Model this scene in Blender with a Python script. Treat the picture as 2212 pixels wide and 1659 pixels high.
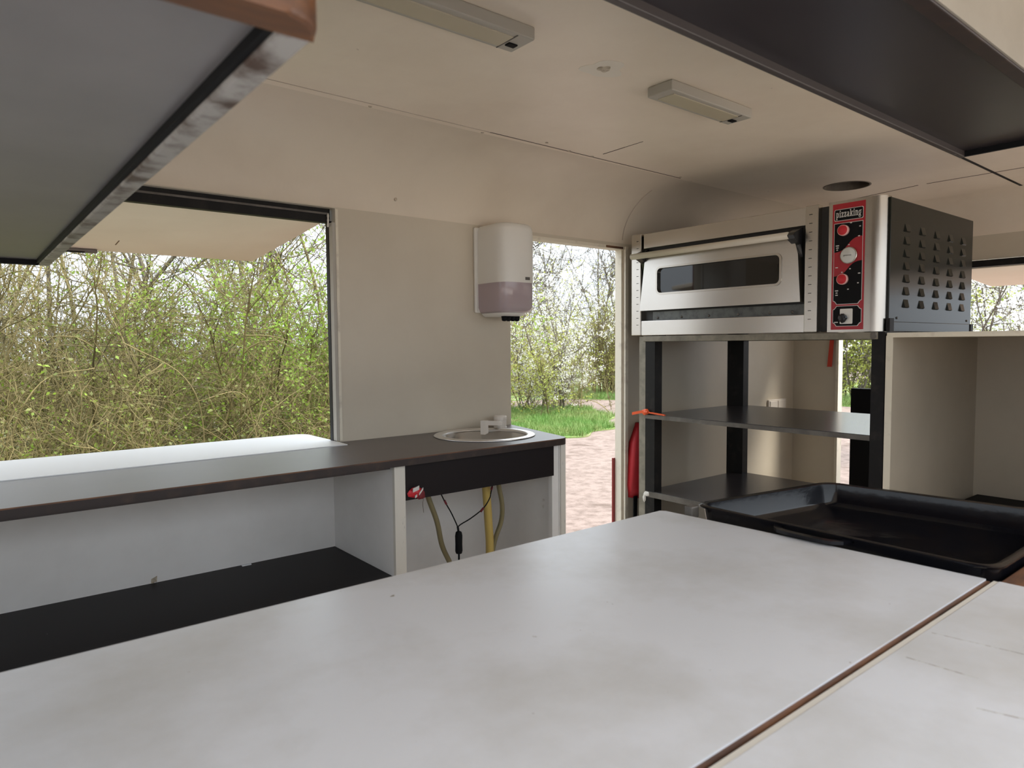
import bpy, bmesh, math
import numpy as np
from mathutils import Vector, Matrix

for o in list(bpy.data.objects):
    bpy.data.objects.remove(o, do_unlink=True)
scene = bpy.context.scene
COL = scene.collection

# ------------------------------------------------------------------ camera
def setup_camera():
    f, yaw, pitch, roll = 1489.0, math.radians(51.0), math.radians(-3.3), math.radians(-0.45)
    cy, sy, cp, sp = math.cos(yaw), math.sin(yaw), math.cos(pitch), math.sin(pitch)
    fw = Vector((cy * cp, sy * cp, sp)); rt = Vector((sy, -cy, 0)); up = rt.cross(fw)
    r2 = rt * math.cos(roll) + up * math.sin(roll)
    u2 = -rt * math.sin(roll) + up * math.cos(roll)
    cam = bpy.data.cameras.new('camera'); ob = bpy.data.objects.new('camera', cam); COL.objects.link(ob)
    m = Matrix((r2, u2, -fw)).transposed().to_4x4(); m.translation = Vector((0, 0, 1.26))
    ob.matrix_world = m
    cam.sensor_fit = 'HORIZONTAL'; cam.sensor_width = 36.0; cam.lens = 36.0 * f / 2212.0
    cam.clip_start = 0.02; cam.clip_end = 400
    cam.dof.use_dof = True; cam.dof.focus_distance = 2.8; cam.dof.aperture_fstop = 8.0
    scene.camera = ob
setup_camera()

# ------------------------------------------------------------------ sky (overcast: brighter towards the zenith), sun, exposure
def setup_world():
    w = bpy.data.worlds.new('sky'); scene.world = w; w.use_nodes = True
    nt = w.node_tree; nt.nodes.clear()
    out = nt.nodes.new('ShaderNodeOutputWorld'); bg = nt.nodes.new('ShaderNodeBackground')
    tc = nt.nodes.new('ShaderNodeTexCoord'); sx = nt.nodes.new('ShaderNodeSeparateXYZ')
    ramp = nt.nodes.new('ShaderNodeMapRange'); ramp.inputs['From Min'].default_value = 0; ramp.inputs['From Max'].default_value = 1
    ramp.inputs['To Min'].default_value = SKY_H; ramp.inputs['To Max'].default_value = SKY_H * 3
    nt.links.new(tc.outputs['Generated'], sx.inputs[0]); nt.links.new(sx.outputs['Z'], ramp.inputs['Value'])
    bg.inputs['Color'].default_value = (0.85, 0.925, 1.0, 1)
    nt.links.new(ramp.outputs[0], bg.inputs['Strength']); nt.links.new(bg.outputs[0], out.inputs[0])
SKY_H = 1.0
SUN = 3.4
setup_world()
sd = bpy.data.lights.new('sun', 'SUN'); sd.energy = SUN; sd.angle = math.radians(14); sd.color = (1.0, 0.94, 0.84)
so = bpy.data.objects.new('sun', sd); COL.objects.link(so)
so.rotation_euler = (math.radians(28), math.radians(22), 0); so.location = (0, 0, 12)
scene.view_settings.view_transform = 'Standard'; scene.view_settings.look = 'None'
scene.view_settings.gamma = 1.0; scene.view_settings.use_curve_mapping = False
scene.view_settings.exposure = 0.72
scene.cycles.max_bounces = 16; scene.cycles.diffuse_bounces = 10; scene.cycles.glossy_bounces = 6

# ------------------------------------------------------------------ materials
def mat(name, col, rough=0.5, metal=0.0, spec=0.5, var=None, bump=None, trans=0.0, alpha=1.0, stretch=None, spots=None, coat=0.0):
    m = bpy.data.materials.new(name); m.use_nodes = True
    nt = m.node_tree; b = nt.nodes['Principled BSDF']
    b.inputs['Base Color'].default_value = (*col, 1); b.inputs['Roughness'].default_value = rough
    b.inputs['Metallic'].default_value = metal; b.inputs['Specular IOR Level'].default_value = spec
    b.inputs['Transmission Weight'].default_value = trans; b.inputs['Alpha'].default_value = alpha
    b.inputs['Coat Weight'].default_value = coat
    tc = nt.nodes.new('ShaderNodeTexCoord'); mp = nt.nodes.new('ShaderNodeMapping')
    nt.links.new(tc.outputs['Object'], mp.inputs[0])
    if stretch: mp.inputs['Scale'].default_value = stretch
    last = None
    if var:
        c2, sc, lo, hi = var
        n = nt.nodes.new('ShaderNodeTexNoise'); n.inputs['Scale'].default_value = sc; n.inputs['Detail'].default_value = 6
        n.inputs['Roughness'].default_value = 0.6
        r = nt.nodes.new('ShaderNodeValToRGB')
        r.color_ramp.elements[0].position = lo; r.color_ramp.elements[0].color = (*col, 1)
        r.color_ramp.elements[1].position = hi; r.color_ramp.elements[1].color = (*c2, 1)
        nt.links.new(mp.outputs[0], n.inputs[0]); nt.links.new(n.outputs[0], r.inputs[0])
        nt.links.new(r.outputs[0], b.inputs['Base Color']); last = r.outputs[0]
    if spots:
        c3, sc, lo, hi = spots
        n = nt.nodes.new('ShaderNodeTexNoise'); n.inputs['Scale'].default_value = sc; n.inputs['Detail'].default_value = 3
        r = nt.nodes.new('ShaderNodeMapRange'); r.inputs['From Min'].default_value = lo; r.inputs['From Max'].default_value = hi
        mx = nt.nodes.new('ShaderNodeMix'); mx.data_type = 'RGBA'
        mx.inputs[6].default_value = (*col, 1); mx.inputs[7].default_value = (*c3, 1)
        if last: nt.links.new(last, mx.inputs[6])
        nt.links.new(tc.outputs['Object'], n.inputs[0]); nt.links.new(n.outputs[0], r.inputs[0])
        nt.links.new(r.outputs[0], mx.inputs[0]); nt.links.new(mx.outputs[2], b.inputs['Base Color'])
    if bump:
        sc, st = bump
        n = nt.nodes.new('ShaderNodeTexNoise'); n.inputs['Scale'].default_value = sc; n.inputs['Detail'].default_value = 4
        bp = nt.nodes.new('ShaderNodeBump'); bp.inputs['Strength'].default_value = st; bp.inputs['Distance'].default_value = 0.01
        nt.links.new(mp.outputs[0], n.inputs[0]); nt.links.new(n.outputs[0], bp.inputs['Height'])
        nt.links.new(bp.outputs[0], b.inputs['Normal'])
    return m

M = {}
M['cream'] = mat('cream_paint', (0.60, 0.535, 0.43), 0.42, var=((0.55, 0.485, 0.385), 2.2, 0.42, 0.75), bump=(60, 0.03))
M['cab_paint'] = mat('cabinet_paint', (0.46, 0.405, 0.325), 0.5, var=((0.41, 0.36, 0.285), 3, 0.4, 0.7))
M['cream_edge'] = mat('cream_edge_paint', (0.74, 0.68, 0.56), 0.5, var=((0.52, 0.46, 0.38), 14, 0.55, 0.75))
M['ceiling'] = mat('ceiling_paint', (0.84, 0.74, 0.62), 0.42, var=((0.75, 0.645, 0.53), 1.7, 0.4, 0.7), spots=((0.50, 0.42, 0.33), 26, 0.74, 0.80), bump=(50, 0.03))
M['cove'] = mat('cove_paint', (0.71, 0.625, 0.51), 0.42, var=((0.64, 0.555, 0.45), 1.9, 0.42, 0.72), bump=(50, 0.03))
M['grey_white'] = mat('grey_white_board', (0.78, 0.765, 0.75), 0.5, var=((0.70, 0.68, 0.66), 4, 0.4, 0.75), spots=((0.36, 0.30, 0.22), 9, 0.72, 0.80))
M['post_white'] = mat('scuffed_white_edge', (0.66, 0.63, 0.57), 0.55, stretch=(60, 60, 9), var=((0.10, 0.11, 0.12), 1.0, 0.66, 0.74))
M['white_lam'] = mat('white_laminate', (0.72, 0.74, 0.785), 0.28, spec=0.8, var=((0.56, 0.56, 0.555), 3.2, 0.44, 0.70), spots=((0.25, 0.22, 0.18), 34, 0.755, 0.78), bump=(220, 0.015))
M['white_board'] = mat('white_board', (0.78, 0.79, 0.80), 0.4)
M['white_plastic'] = mat('white_plastic', (0.75, 0.73, 0.68), 0.35)
M['offwhite_plastic'] = mat('offwhite_plastic', (0.70, 0.64, 0.57), 0.35)
M['dark_lam'] = mat('dark_brown_laminate', (0.064, 0.046, 0.045), 0.36, spec=1.0, coat=0.0, var=((0.078, 0.056, 0.053), 6, 0.4, 0.7))
M['dark_lam_matt'] = mat('dark_board', (0.010, 0.007, 0.008), 0.5, spec=0.22, spots=((0.5, 0.48, 0.45), 60, 0.775, 0.80))
M['dark_edge'] = mat('dark_brown_edge', (0.022, 0.013, 0.012), 0.45, var=((0.05, 0.028, 0.02), 20, 0.5, 0.75))
M['brown_edge'] = mat('brown_wood_edge', (0.17, 0.075, 0.035), 0.5, stretch=(1, 6, 6), var=((0.06, 0.03, 0.022), 12, 0.4, 0.7))
M['hood_dark'] = mat('hood_black_panel', (0.022, 0.018, 0.021), 0.30, spec=0.6, spots=((0.5, 0.48, 0.45), 26, 0.79, 0.81))
M['hood_panel'] = mat('hood_grey_panel', (0.155, 0.143, 0.146), 0.36, spec=0.8, var=((0.19, 0.176, 0.177), 5, 0.4, 0.7), spots=((0.5, 0.48, 0.45), 26, 0.79, 0.81))
M['chipped'] = mat('chipped_rim', (0.34, 0.32, 0.30), 0.45, var=((0.07, 0.04, 0.03), 14, 0.47, 0.62))
M['dark_rim'] = mat('dark_rim', (0.045, 0.036, 0.034), 0.45, spots=((0.45, 0.42, 0.40), 11, 0.70, 0.72))
M['wood_round'] = mat('varnished_wood', (0.135, 0.055, 0.022), 0.4, stretch=(1, 5, 5), var=((0.04, 0.02, 0.015), 9, 0.4, 0.7))
M['hood_cream_dim'] = mat('hood_cream_dimmed', (0.29, 0.262, 0.22), 0.5, var=((0.25, 0.225, 0.185), 5, 0.4, 0.7))  # cream darkened in the colour to offset strong daylight on the hood face
M['flap_cream'] = mat('flap_cream', (0.86, 0.775, 0.635), 0.5, var=((0.80, 0.71, 0.57), 2, 0.4, 0.7))
M['black'] = mat('black_matt', (0.008, 0.008, 0.009), 0.6, spec=0.12)
M['black_gloss'] = mat('black_gloss', (0.010, 0.010, 0.012), 0.25)
M['black_steel'] = mat('black_steel', (0.012, 0.011, 0.011), 0.5, spec=0.2, var=((0.026, 0.023, 0.02), 18, 0.5, 0.75))
M['rack_steel'] = mat('rack_grey_steel', (0.15, 0.135, 0.12), 0.45, metal=0.3, var=((0.09, 0.08, 0.07), 16, 0.4, 0.7))
M['rail_worn'] = mat('worn_steel_rail', (0.24, 0.215, 0.165), 0.5, var=((0.13, 0.115, 0.085), 16, 0.4, 0.7))
M['rack_shelf'] = mat('rack_shelf_board', (0.036, 0.030, 0.032), 0.24, spec=1.0, var=((0.045, 0.038, 0.038), 8, 0.4, 0.7))
M['steel'] = mat('brushed_steel', (0.56, 0.53, 0.49), 0.27, metal=1.0, stretch=(1, 1, 80), bump=(30, 0.04))
M['steel_v'] = mat('brushed_steel_vertical', (0.50, 0.465, 0.415), 0.27, metal=1.0, stretch=(80, 80, 1), bump=(20, 0.05))
M['sink_steel'] = mat('sink_steel', (0.80, 0.78, 0.75), 0.17, metal=1.0)
M['sink_rim'] = mat('sink_rim_steel', (0.82, 0.80, 0.78), 0.34, metal=1.0)
M['oven_side'] = mat('oven_dark_side', (0.014, 0.015, 0.012), 0.20, spec=0.16)
M['oven_inner'] = mat('oven_dark_inner', (0.02, 0.02, 0.02), 0.5)
M['strip_grey'] = mat('oven_grey_strip', (0.12, 0.125, 0.12), 0.4, metal=0.5, var=((0.06, 0.06, 0.06), 20, 0.45, 0.7))
M['glass_dark'] = mat('oven_glass', (0.010, 0.010, 0.010), 0.04, spec=0.6)
M['handle'] = mat('handle_ivory', (0.62, 0.57, 0.47), 0.3)
M['red'] = mat('panel_red', (0.36, 0.012, 0.022), 0.35)
M['red_knob'] = mat('knob_red', (0.55, 0.018, 0.03), 0.4)
M['pink'] = mat('knob_ring', (0.75, 0.42, 0.40), 0.4)
M['dial'] = mat('dial_face', (0.60, 0.60, 0.58), 0.3)
M['print_white'] = mat('print_white', (0.62, 0.60, 0.58), 0.5)
M['red_cloth'] = mat('red_cloth', (0.45, 0.012, 0.02), 0.55, bump=(30, 0.15))
M['darkred_cloth'] = mat('dark_red_cloth', (0.16, 0.008, 0.014), 0.55, bump=(30, 0.15))
M['ext_red'] = mat('trailer_red', (0.22, 0.02, 0.02), 0.4)
M['orange'] = mat('orange_tape', (0.75, 0.10, 0.02), 0.5)
M['red_ribbon'] = mat('red_ribbon', (0.62, 0.06, 0.03), 0.5)
M['hose'] = mat('clear_hose', (0.22, 0.185, 0.095), 0.35)
M['hose_yellow'] = mat('yellow_hose', (0.50, 0.36, 0.10), 0.4)
M['tray'] = mat('black_tray', (0.005, 0.005, 0.007), 0.14, spec=0.3, var=((0.012, 0.009, 0.008), 18, 0.5, 0.75), bump=(30, 0.05))
M['lamp_grey'] = mat('lamp_housing', (0.42, 0.39, 0.34), 0.5)
M['lamp_lens'] = mat('lamp_diffuser', (0.50, 0.44, 0.33), 0.25)
M['smoke_plastic'] = mat('smoked_clear_plastic', (0.48, 0.39, 0.41), 0.12, spec=0.6, alpha=0.85)
M['pale_plastic'] = mat('milky_plastic', (0.52, 0.46, 0.47), 0.15)
M['floor'] = mat('floor_vinyl', (0.62, 0.57, 0.51), 0.5, var=((0.54, 0.49, 0.44), 8, 0.4, 0.7))
M['gravel'] = mat('gravel', (0.22, 0.165, 0.140), 0.9, var=((0.13, 0.092, 0.075), 9, 0.42, 0.68), spots=((0.11, 0.075, 0.058), 2.6, 0.60, 0.72), bump=(40, 0.8))
M['earth'] = mat('leaf_litter', (0.11, 0.09, 0.04), 0.9, var=((0.10, 0.16, 0.03), 3, 0.4, 0.65), bump=(20, 1.0))
M['turf'] = mat('turf', (0.13, 0.22, 0.045), 0.9, var=((0.23, 0.21, 0.10), 2.2, 0.42, 0.7), bump=(30, 1.0))
M['blade'] = mat('grass_blade', (0.115, 0.24, 0.04), 0.6, var=((0.22, 0.27, 0.085), 1.5, 0.4, 0.65))
M['twig'] = mat('olive_twig', (0.175, 0.14, 0.05), 0.8, var=((0.07, 0.057, 0.022), 1.2, 0.4, 0.65))
M['twig_pale'] = mat('pale_twig', (0.255, 0.205, 0.085), 0.8, var=((0.11, 0.09, 0.036), 1.0, 0.4, 0.65))
M['bark'] = mat('grey_bark', (0.15, 0.125, 0.095), 0.85, var=((0.085, 0.07, 0.05), 6, 0.4, 0.65))
def leafmat(name, c, c2):
    m = mat(name, c, 0.55, var=(c2, 1.1, 0.4, 0.62))
    b = m.node_tree.nodes['Principled BSDF']; nt = m.node_tree
    tr = nt.nodes.new('ShaderNodeBsdfTranslucent'); mix = nt.nodes.new('ShaderNodeMixShader'); mix.inputs[0].default_value = 0.4
    tr.inputs[0].default_value = (*[min(1, v * 1.2) for v in c], 1)
    nt.links.new(b.outputs[0], mix.inputs[1]); nt.links.new(tr.outputs[0], mix.inputs[2])
    nt.links.new(mix.outputs[0], nt.nodes['Material Output'].inputs[0])
    return m
M['leaf'] = leafmat('spring_leaf', (0.27, 0.39, 0.05), (0.17, 0.28, 0.035))
M['leaf_dull'] = leafmat('olive_leaf', (0.20, 0.21, 0.05), (0.12, 0.15, 0.035))
M['leaf_yellow'] = leafmat('yellow_green_leaf', (0.42, 0.44, 0.10), (0.30, 0.36, 0.08))
M['blossom'] = leafmat('white_blossom', (0.85, 0.84, 0.80), (0.78, 0.78, 0.70))

# ------------------------------------------------------------------ mesh helpers
WL = {}
def link(name, me, m, parent=None):
    o = bpy.data.objects.new(name, me); COL.objects.link(o)
    if m is not None: me.materials.append(M[m] if isinstance(m, str) else m)
    base = WL[parent] if parent else None
    co = np.empty(len(me.vertices) * 3, np.float32); me.vertices.foreach_get('co', co); co = co.reshape(-1, 3)
    if base is None:
        mn, mx = co.min(0), co.max(0)
        base = Vector((float((mn[0] + mx[0]) / 2), float((mn[1] + mx[1]) / 2), float(mn[2])))
        o.location = base
    else:
        o.parent = parent
    co -= np.array(base, np.float32)
    me.vertices.foreach_set('co', co.ravel()); me.update()
    WL[o] = base
    return o
def thing(name, label, cat, loc, group=None):
    o = bpy.data.objects.new(name, None); COL.objects.link(o); o.location = loc; o.empty_display_size = 0.05
    WL[o] = Vector(loc); tag(o, label, cat, group); return o
def tag(o, label=None, cat=None, group=None, kind=None):
    if label: o['label'] = label
    if cat: o['category'] = cat
    if group: o['group'] = group
    if kind: o['kind'] = kind
    return o
def struct(o, label=None):
    o['kind'] = 'structure'
    if label: o['label'] = label
    return o
def frombm(name, bm, m, parent=None, smooth=False):
    bmesh.ops.recalc_face_normals(bm, faces=bm.faces)
    me = bpy.data.meshes.new(name); bm.to_mesh(me); bm.free()
    if smooth:
        for p in me.polygons: p.use_smooth = True
    return link(name, me, m, parent)
def addbox(bm, a, b, bev=0, seg=2):
    r = bmesh.ops.create_cube(bm, size=1)
    v = r['verts']
    for q in v:
        q.co = Vector([(a[i] + b[i]) / 2 + q.co[i] * abs(b[i] - a[i]) for i in range(3)])
    if bev:
        es = list({e for q in v for e in q.link_edges})
        bmesh.ops.bevel(bm, geom=es, offset=bev, segments=seg, affect='EDGES', profile=0.5)
def box(name, a, b, m, parent=None, bev=0, seg=2):
    bm = bmesh.new(); addbox(bm, a, b, bev, seg); return frombm(name, bm, m, parent)
def boxes(name, lst, m, parent=None, bev=0):
    bm = bmesh.new()
    for a, b in lst: addbox(bm, a, b, bev)
    return frombm(name, bm, m, parent)
def addprism(bm, pts, axis, a, b):
    def V(p, c): return Vector((c, p[0], p[1]) if axis == 0 else (p[0], c, p[1]) if axis == 1 else (p[0], p[1], c))
    v0 = [bm.verts.new(V(p, a)) for p in pts]; v1 = [bm.verts.new(V(p, b)) for p in pts]
    n = len(pts)
    bm.faces.new(v0); bm.faces.new(v1[::-1])
    for i in range(n): bm.faces.new((v0[i], v1[i], v1[(i + 1) % n], v0[(i + 1) % n]))
def prism(name, pts, axis, a, b, m, parent=None, bev=0):
    """axis 0: pts are (y,z); axis 1: (x,z); axis 2: (x,y)"""
    bm = bmesh.new(); addprism(bm, pts, axis, a, b)
    if bev: bmesh.ops.bevel(bm, geom=[e for e in bm.edges], offset=bev, segments=2, affect='EDGES', profile=0.5)
    return frombm(name, bm, m, parent)
def rrect(u0, v0, u1, v1, r, n=6):
    out = []
    for cx, cy, a in ((u1 - r, v1 - r, 0), (u0 + r, v1 - r, 90), (u0 + r, v0 + r, 180), (u1 - r, v0 + r, 270)):
        for i in range(n + 1):
            t = math.radians(a + 90 * i / n); out.append((cx + r * math.cos(t), cy + r * math.sin(t)))
    return out
def addring(bm, outer, inner, axis, a, b):
    def V(p, c): return Vector((c, p[0], p[1]) if axis == 0 else (p[0], c, p[1]) if axis == 1 else (p[0], p[1], c))
    n = len(outer)
    o0 = [bm.verts.new(V(p, a)) for p in outer]; o1 = [bm.verts.new(V(p, b)) for p in outer]
    i0 = [bm.verts.new(V(p, a)) for p in inner]; i1 = [bm.verts.new(V(p, b)) for p in inner]
    for k in range(n):
        j = (k + 1) % n
        for q in ((o0[k], o0[j], i0[j], i0[k]), (o1[j], o1[k], i1[k], i1[j]), (o0[k], o1[k], o1[j], o0[j]), (i0[j], i1[j], i1[k], i0[k])):
            bm.faces.new(q)
def ring(name, outer, inner, axis, a, b, m, parent=None):
    bm = bmesh.new(); addring(bm, outer, inner, axis, a, b); return frombm(name, bm, m, parent)
def lathe(name, prof, c, m, parent=None, n=32, axis='Z', smooth=True, cap=True):
    bm = bmesh.new(); rings = []
    for r, h in prof:
        ringv = []
        for i in range(n):
            t = 2 * math.pi * i / n; x, y = r * math.cos(t), r * math.sin(t)
            p = (x, y, h) if axis == 'Z' else (h, x, y) if axis == 'X' else (x, h, y)
            ringv.append(bm.verts.new(Vector(c) + Vector(p)))
        rings.append(ringv)
    for k in range(len(rings) - 1):
        for i in range(n):
            j = (i + 1) % n
            bm.faces.new((rings[k][i], rings[k][j], rings[k + 1][j], rings[k + 1][i]))
    if cap: bm.faces.new(rings[0][::-1]); bm.faces.new(rings[-1])
    return frombm(name, bm, m, parent, smooth)
def spline(pts, n):
    P = [Vector(p) for p in pts]; P = [P[0] * 2 - P[1]] + P + [P[-1] * 2 - P[-2]]
    out = []
    for i in range(1, len(P) - 2):
        for k in range(n):
            t = k / n; a, b, c, d = P[i - 1:i + 3]
            out.append(0.5 * ((2 * b) + (c - a) * t + (2 * a - 5 * b + 4 * c - d) * t * t + (3 * b - a - 3 * c + d) * t ** 3))
    out.append(P[-2]); return out
def tube(name, pts, r, m, parent=None, sides=10, n=6):
    P = spline(pts, n) if n else [Vector(p) for p in pts]
    bm = bmesh.new(); rings = []
    for i, p in enumerate(P):
        t = (P[min(i + 1, len(P) - 1)] - P[max(i - 1, 0)]).normalized()
        ref = Vector((0, 0, 1)) if abs(t.z) < 0.9 else Vector((1, 0, 0))
        u = t.cross(ref).normalized(); v = t.cross(u)
        rr = r[min(i, len(r) - 1)] if isinstance(r, (list, tuple)) else r
        rings.append([bm.verts.new(p + (u * math.cos(2 * math.pi * k / sides) + v * math.sin(2 * math.pi * k / sides)) * rr) for k in range(sides)])
    for a, b in zip(rings, rings[1:]):
        for k in range(sides): bm.faces.new((a[k], a[(k + 1) % sides], b[(k + 1) % sides], b[k]))
    bm.faces.new(rings[0][::-1]); bm.faces.new(rings[-1])
    return frombm(name, bm, m, parent, True)
def npmesh(name, verts, faces):
    me = bpy.data.meshes.new(name); k = faces.shape[1]
    me.vertices.add(len(verts)); me.vertices.foreach_set('co', verts.astype(np.float32).ravel())
    me.loops.add(faces.size); me.loops.foreach_set('vertex_index', faces.astype(np.int32).ravel())
    me.polygons.add(len(faces)); me.polygons.foreach_set('loop_start', np.arange(0, faces.size, k, dtype=np.int32))
    me.polygons.foreach_set('loop_total', np.full(len(faces), k, np.int32))
    me.update(calc_edges=True); return me

CEIL = 2.03; YW = 2.40; XEND = 4.37; XBACK = -1.7; YN = -0.55

# ------------------------------------------------------------------ the setting: trailer shell
struct(box('floor', (XBACK - .05, YN - .05, -0.06), (XEND + .05, YW + .05, 0.0), 'floor'))
WT = 0.05
# left long wall with serving window (x<1.11) and side door (1.937..2.69)
wl = [((XBACK, YW, 0), (1.112, YW + WT, 0.872)), ((1.112, YW, 0), (1.937, YW + WT, 1.77)), ((2.692, YW, 0), (XEND, YW + WT, 1.77)),
      ((XBACK, YW, 1.764), (1.112, YW + WT, 1.80)), ((1.937, YW, 1.752), (2.692, YW + WT, 1.77)), ((XBACK, YW, 0.87), (-1.25, YW + WT, 1.765))]
w_left = struct(boxes('wall_left', wl, 'cream'))
# far end wall with back door (y 1.55..2.11) and serving window (y -0.2..1.45)
wf = [((XEND, 2.11, 0), (XEND + WT, YW + WT, 1.85)), ((XEND, 1.47, 0), (XEND + WT, 1.55, 1.85)), ((XEND, YN, 0), (XEND + WT, 1.47, 1.27)),
      ((XEND, YN, 1.70), (XEND + WT, 2.2, 1.85)), ((XEND, YN, 1.26), (XEND + WT, -0.2, 1.71))]
struct(boxes('wall_far', wf, 'cream'))
# wall on the photographer's side, mostly open; its serving hatch lies behind the camera
wn = [((XBACK, YN - WT, 0), (XEND, YN, 0.86)), ((XBACK, YN - WT, 1.93), (XEND, YN, CEIL + .05)), ((3.7, YN - WT, .86), (XEND, YN, 1.93)), ((XBACK, YN - WT, .86), (-1.5, YN, 1.93))]
struct(boxes('wall_right', wn, 'cream'))
wb = [((XBACK - WT, YN, 0), (XBACK, YW + WT, 0.9)), ((XBACK - WT, YN, 1.76), (XBACK, YW + WT, CEIL + .05)), ((XBACK - WT, YN, .9), (XBACK, -.3, 1.76)), ((XBACK - WT, 2.1, .9), (XBACK, YW + WT, 1.76))]
struct(boxes('wall_near', wb, 'cream'))
# ceiling: flat sheet, rounded cove along the left wall, rounded cove at the far end
bm = bmesh.new()
HOLE = (3.475, 1.643, 0.105)
def ceil_sheet():
    n = 40
    circ = [(HOLE[0] + HOLE[2] * math.cos(2 * math.pi * i / n), HOLE[1] + HOLE[2] * math.sin(2 * math.pi * i / n)) for i in range(n)]
    sq = []
    for x, y in circ:
        dx, dy = x - HOLE[0], y - HOLE[1]; s = 0.2 / max(abs(dx), abs(dy)); sq.append((HOLE[0] + dx * s, HOLE[1] + dy * s))
    addring(bm, sq, circ, 2, CEIL, CEIL + .05)
    x0, x1, y0, y1 = HOLE[0] - .2, HOLE[0] + .2, HOLE[1] - .2, HOLE[1] + .2
    addbox(bm, (XBACK - WT, YN - WT, CEIL), (x0, YW + WT, CEIL + .05)); addbox(bm, (x1, YN - WT, CEIL), (XEND + WT, YW + WT, CEIL + .05))
    addbox(bm, (x0, YN - WT, CEIL), (x1, y0, CEIL + .05)); addbox(bm, (x0, y1, CEIL), (x1, YW + WT, CEIL + .05))
ceil_sheet()
ceiling = struct(frombm('ceiling', bm, 'ceiling'))
def cove(c0, c1, z0, z1, n=16):
    """profile from the wall (c1,z0) curving over to the ceiling (c0,z1), closed through the outer corner"""
    pts = [(c0 + (c1 - c0) * math.cos(math.pi / 2 * i / n), z0 + (z1 - z0) * math.sin(math.pi / 2 * i / n)) for i in range(n + 1)]
    return pts + [(c0, z1 + .04), (c1 + WT, z1 + .04), (c1 + WT, z0)]
def smooth_cove(o):
    for p in o.data.polygons:
        if len(p.vertices) == 4: p.use_smooth = True
    o.data.set_sharp_from_angle(angle=math.radians(30))
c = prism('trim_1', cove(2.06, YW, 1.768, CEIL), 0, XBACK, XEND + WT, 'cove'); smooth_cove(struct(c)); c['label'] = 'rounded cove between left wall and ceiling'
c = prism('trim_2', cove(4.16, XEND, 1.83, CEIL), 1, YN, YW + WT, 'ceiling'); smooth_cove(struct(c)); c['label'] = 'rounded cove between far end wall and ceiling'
# ceiling joints, cracks and marks
def strip_part(name, p, q, w, m, z=CEIL, parent=ceiling, t=0.0015):
    p, q = Vector((*p, 0)), Vector((*q, 0)); d = (q - p).normalized(); s = Vector((-d.y, d.x, 0)) * w / 2
    return prism(name, [tuple((p + s).xy), tuple((q + s).xy), tuple((q - s).xy), tuple((p - s).xy)], 2, z - t, z + .002, m, parent)
M['joint'] = mat('sheet_joint', (0.46, 0.39, 0.32), 0.7)  # brownish tone of the ceiling sheet joint and the cove crack
M['crack'] = mat('crack', (0.10, 0.075, 0.06), 0.7)
strip_part('panel_joint', (.2, 2.015), (1.55, 2.03), 0.0022, 'joint')
strip_part('panel_joint', (1.55, 2.03), (2.68, 2.045), 0.0028, 'crack')
strip_part('panel_joint', (3.85, 1.90), (3.745, 1.42), 0.004, 'crack'); strip_part('panel_joint', (3.742, 1.38), (3.75, 0.6), 0.004, 'crack')
strip_part('panel_joint', (2.2, 1.083), (4.17, 1.106), 0.012, 'black')
strip_part('crack', (2.09, 1.98), (2.086, 1.86), 0.003, 'crack'); strip_part('crack', (2.086, 1.86), (2.083, 1.765), 0.0015, 'crack')
M['filler'] = mat('pale_filler', (0.78, 0.72, 0.63), 0.6)
M['stain'] = mat('brown_stain', (0.34, 0.28, 0.21), 0.6, var=((0.55, 0.48, 0.38), 60, 0.4, 0.6))
def blob(name, c, rx, ry, m, z=CEIL, t=.001, seed=0, parent=ceiling):
    rg = np.random.default_rng(seed); ph = rg.uniform(0, 6.28, 3)
    pts = []
    for i in range(28):
        a = 2 * math.pi * i / 28; k = 1 + .16 * math.sin(3 * a + ph[0]) + .09 * math.sin(5 * a + ph[1])
        pts.append((c[0] + rx * k * math.cos(a), c[1] + ry * k * math.sin(a)))
    return prism(name, pts, 2, z - t, z + .002, m, parent)
blob('filler_patch', (1.455, 1.375), .06, .055, 'filler', seed=3)
blob('screw_plug', (1.452, 1.372), .019, .017, 'stain', t=.003, seed=4)
for i, (x, y) in enumerate(((1.08, 2.05), (1.53, 2.05), (1.80, 2.0), (1.95, 2.03), (2.08, 2.03), (2.66, 2.03))):
    blob('screw_head', (x, y), .006, .005, 'stain', t=.002, seed=i)
# roof vent throat above the hole
lathe_bm = bmesh.new()
vent = thing('roof_vent', 'dark round roof vent in the ceiling above the oven', 'vent', (HOLE[0], HOLE[1], CEIL))
M['vent_in'] = mat('vent_dirty_metal', (0.16, 0.13, 0.10), 0.6, var=((0.09, 0.07, 0.055), 12, 0.4, 0.7))
cpts = lambda r: [(HOLE[0] + r * math.cos(2 * math.pi * i / 40), HOLE[1] + r * math.sin(2 * math.pi * i / 40)) for i in range(40)]
ring('throat', cpts(.108), cpts(.101), 2, CEIL - .002, CEIL + .06, 'vent_in', vent)
prism('vent_cap', cpts(.107), 2, CEIL + .055, CEIL + .06, 'vent_in', vent)
# crack in the cove along the last sheet joint
tube('crack', [(2.672, 2.06 + .34 * math.cos(a) - .001, 1.768 + .262 * math.sin(a) - .001) for a in [math.radians(t) for t in range(4, 66, 6)]], .0022, 'joint', c, sides=5, n=2)

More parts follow.
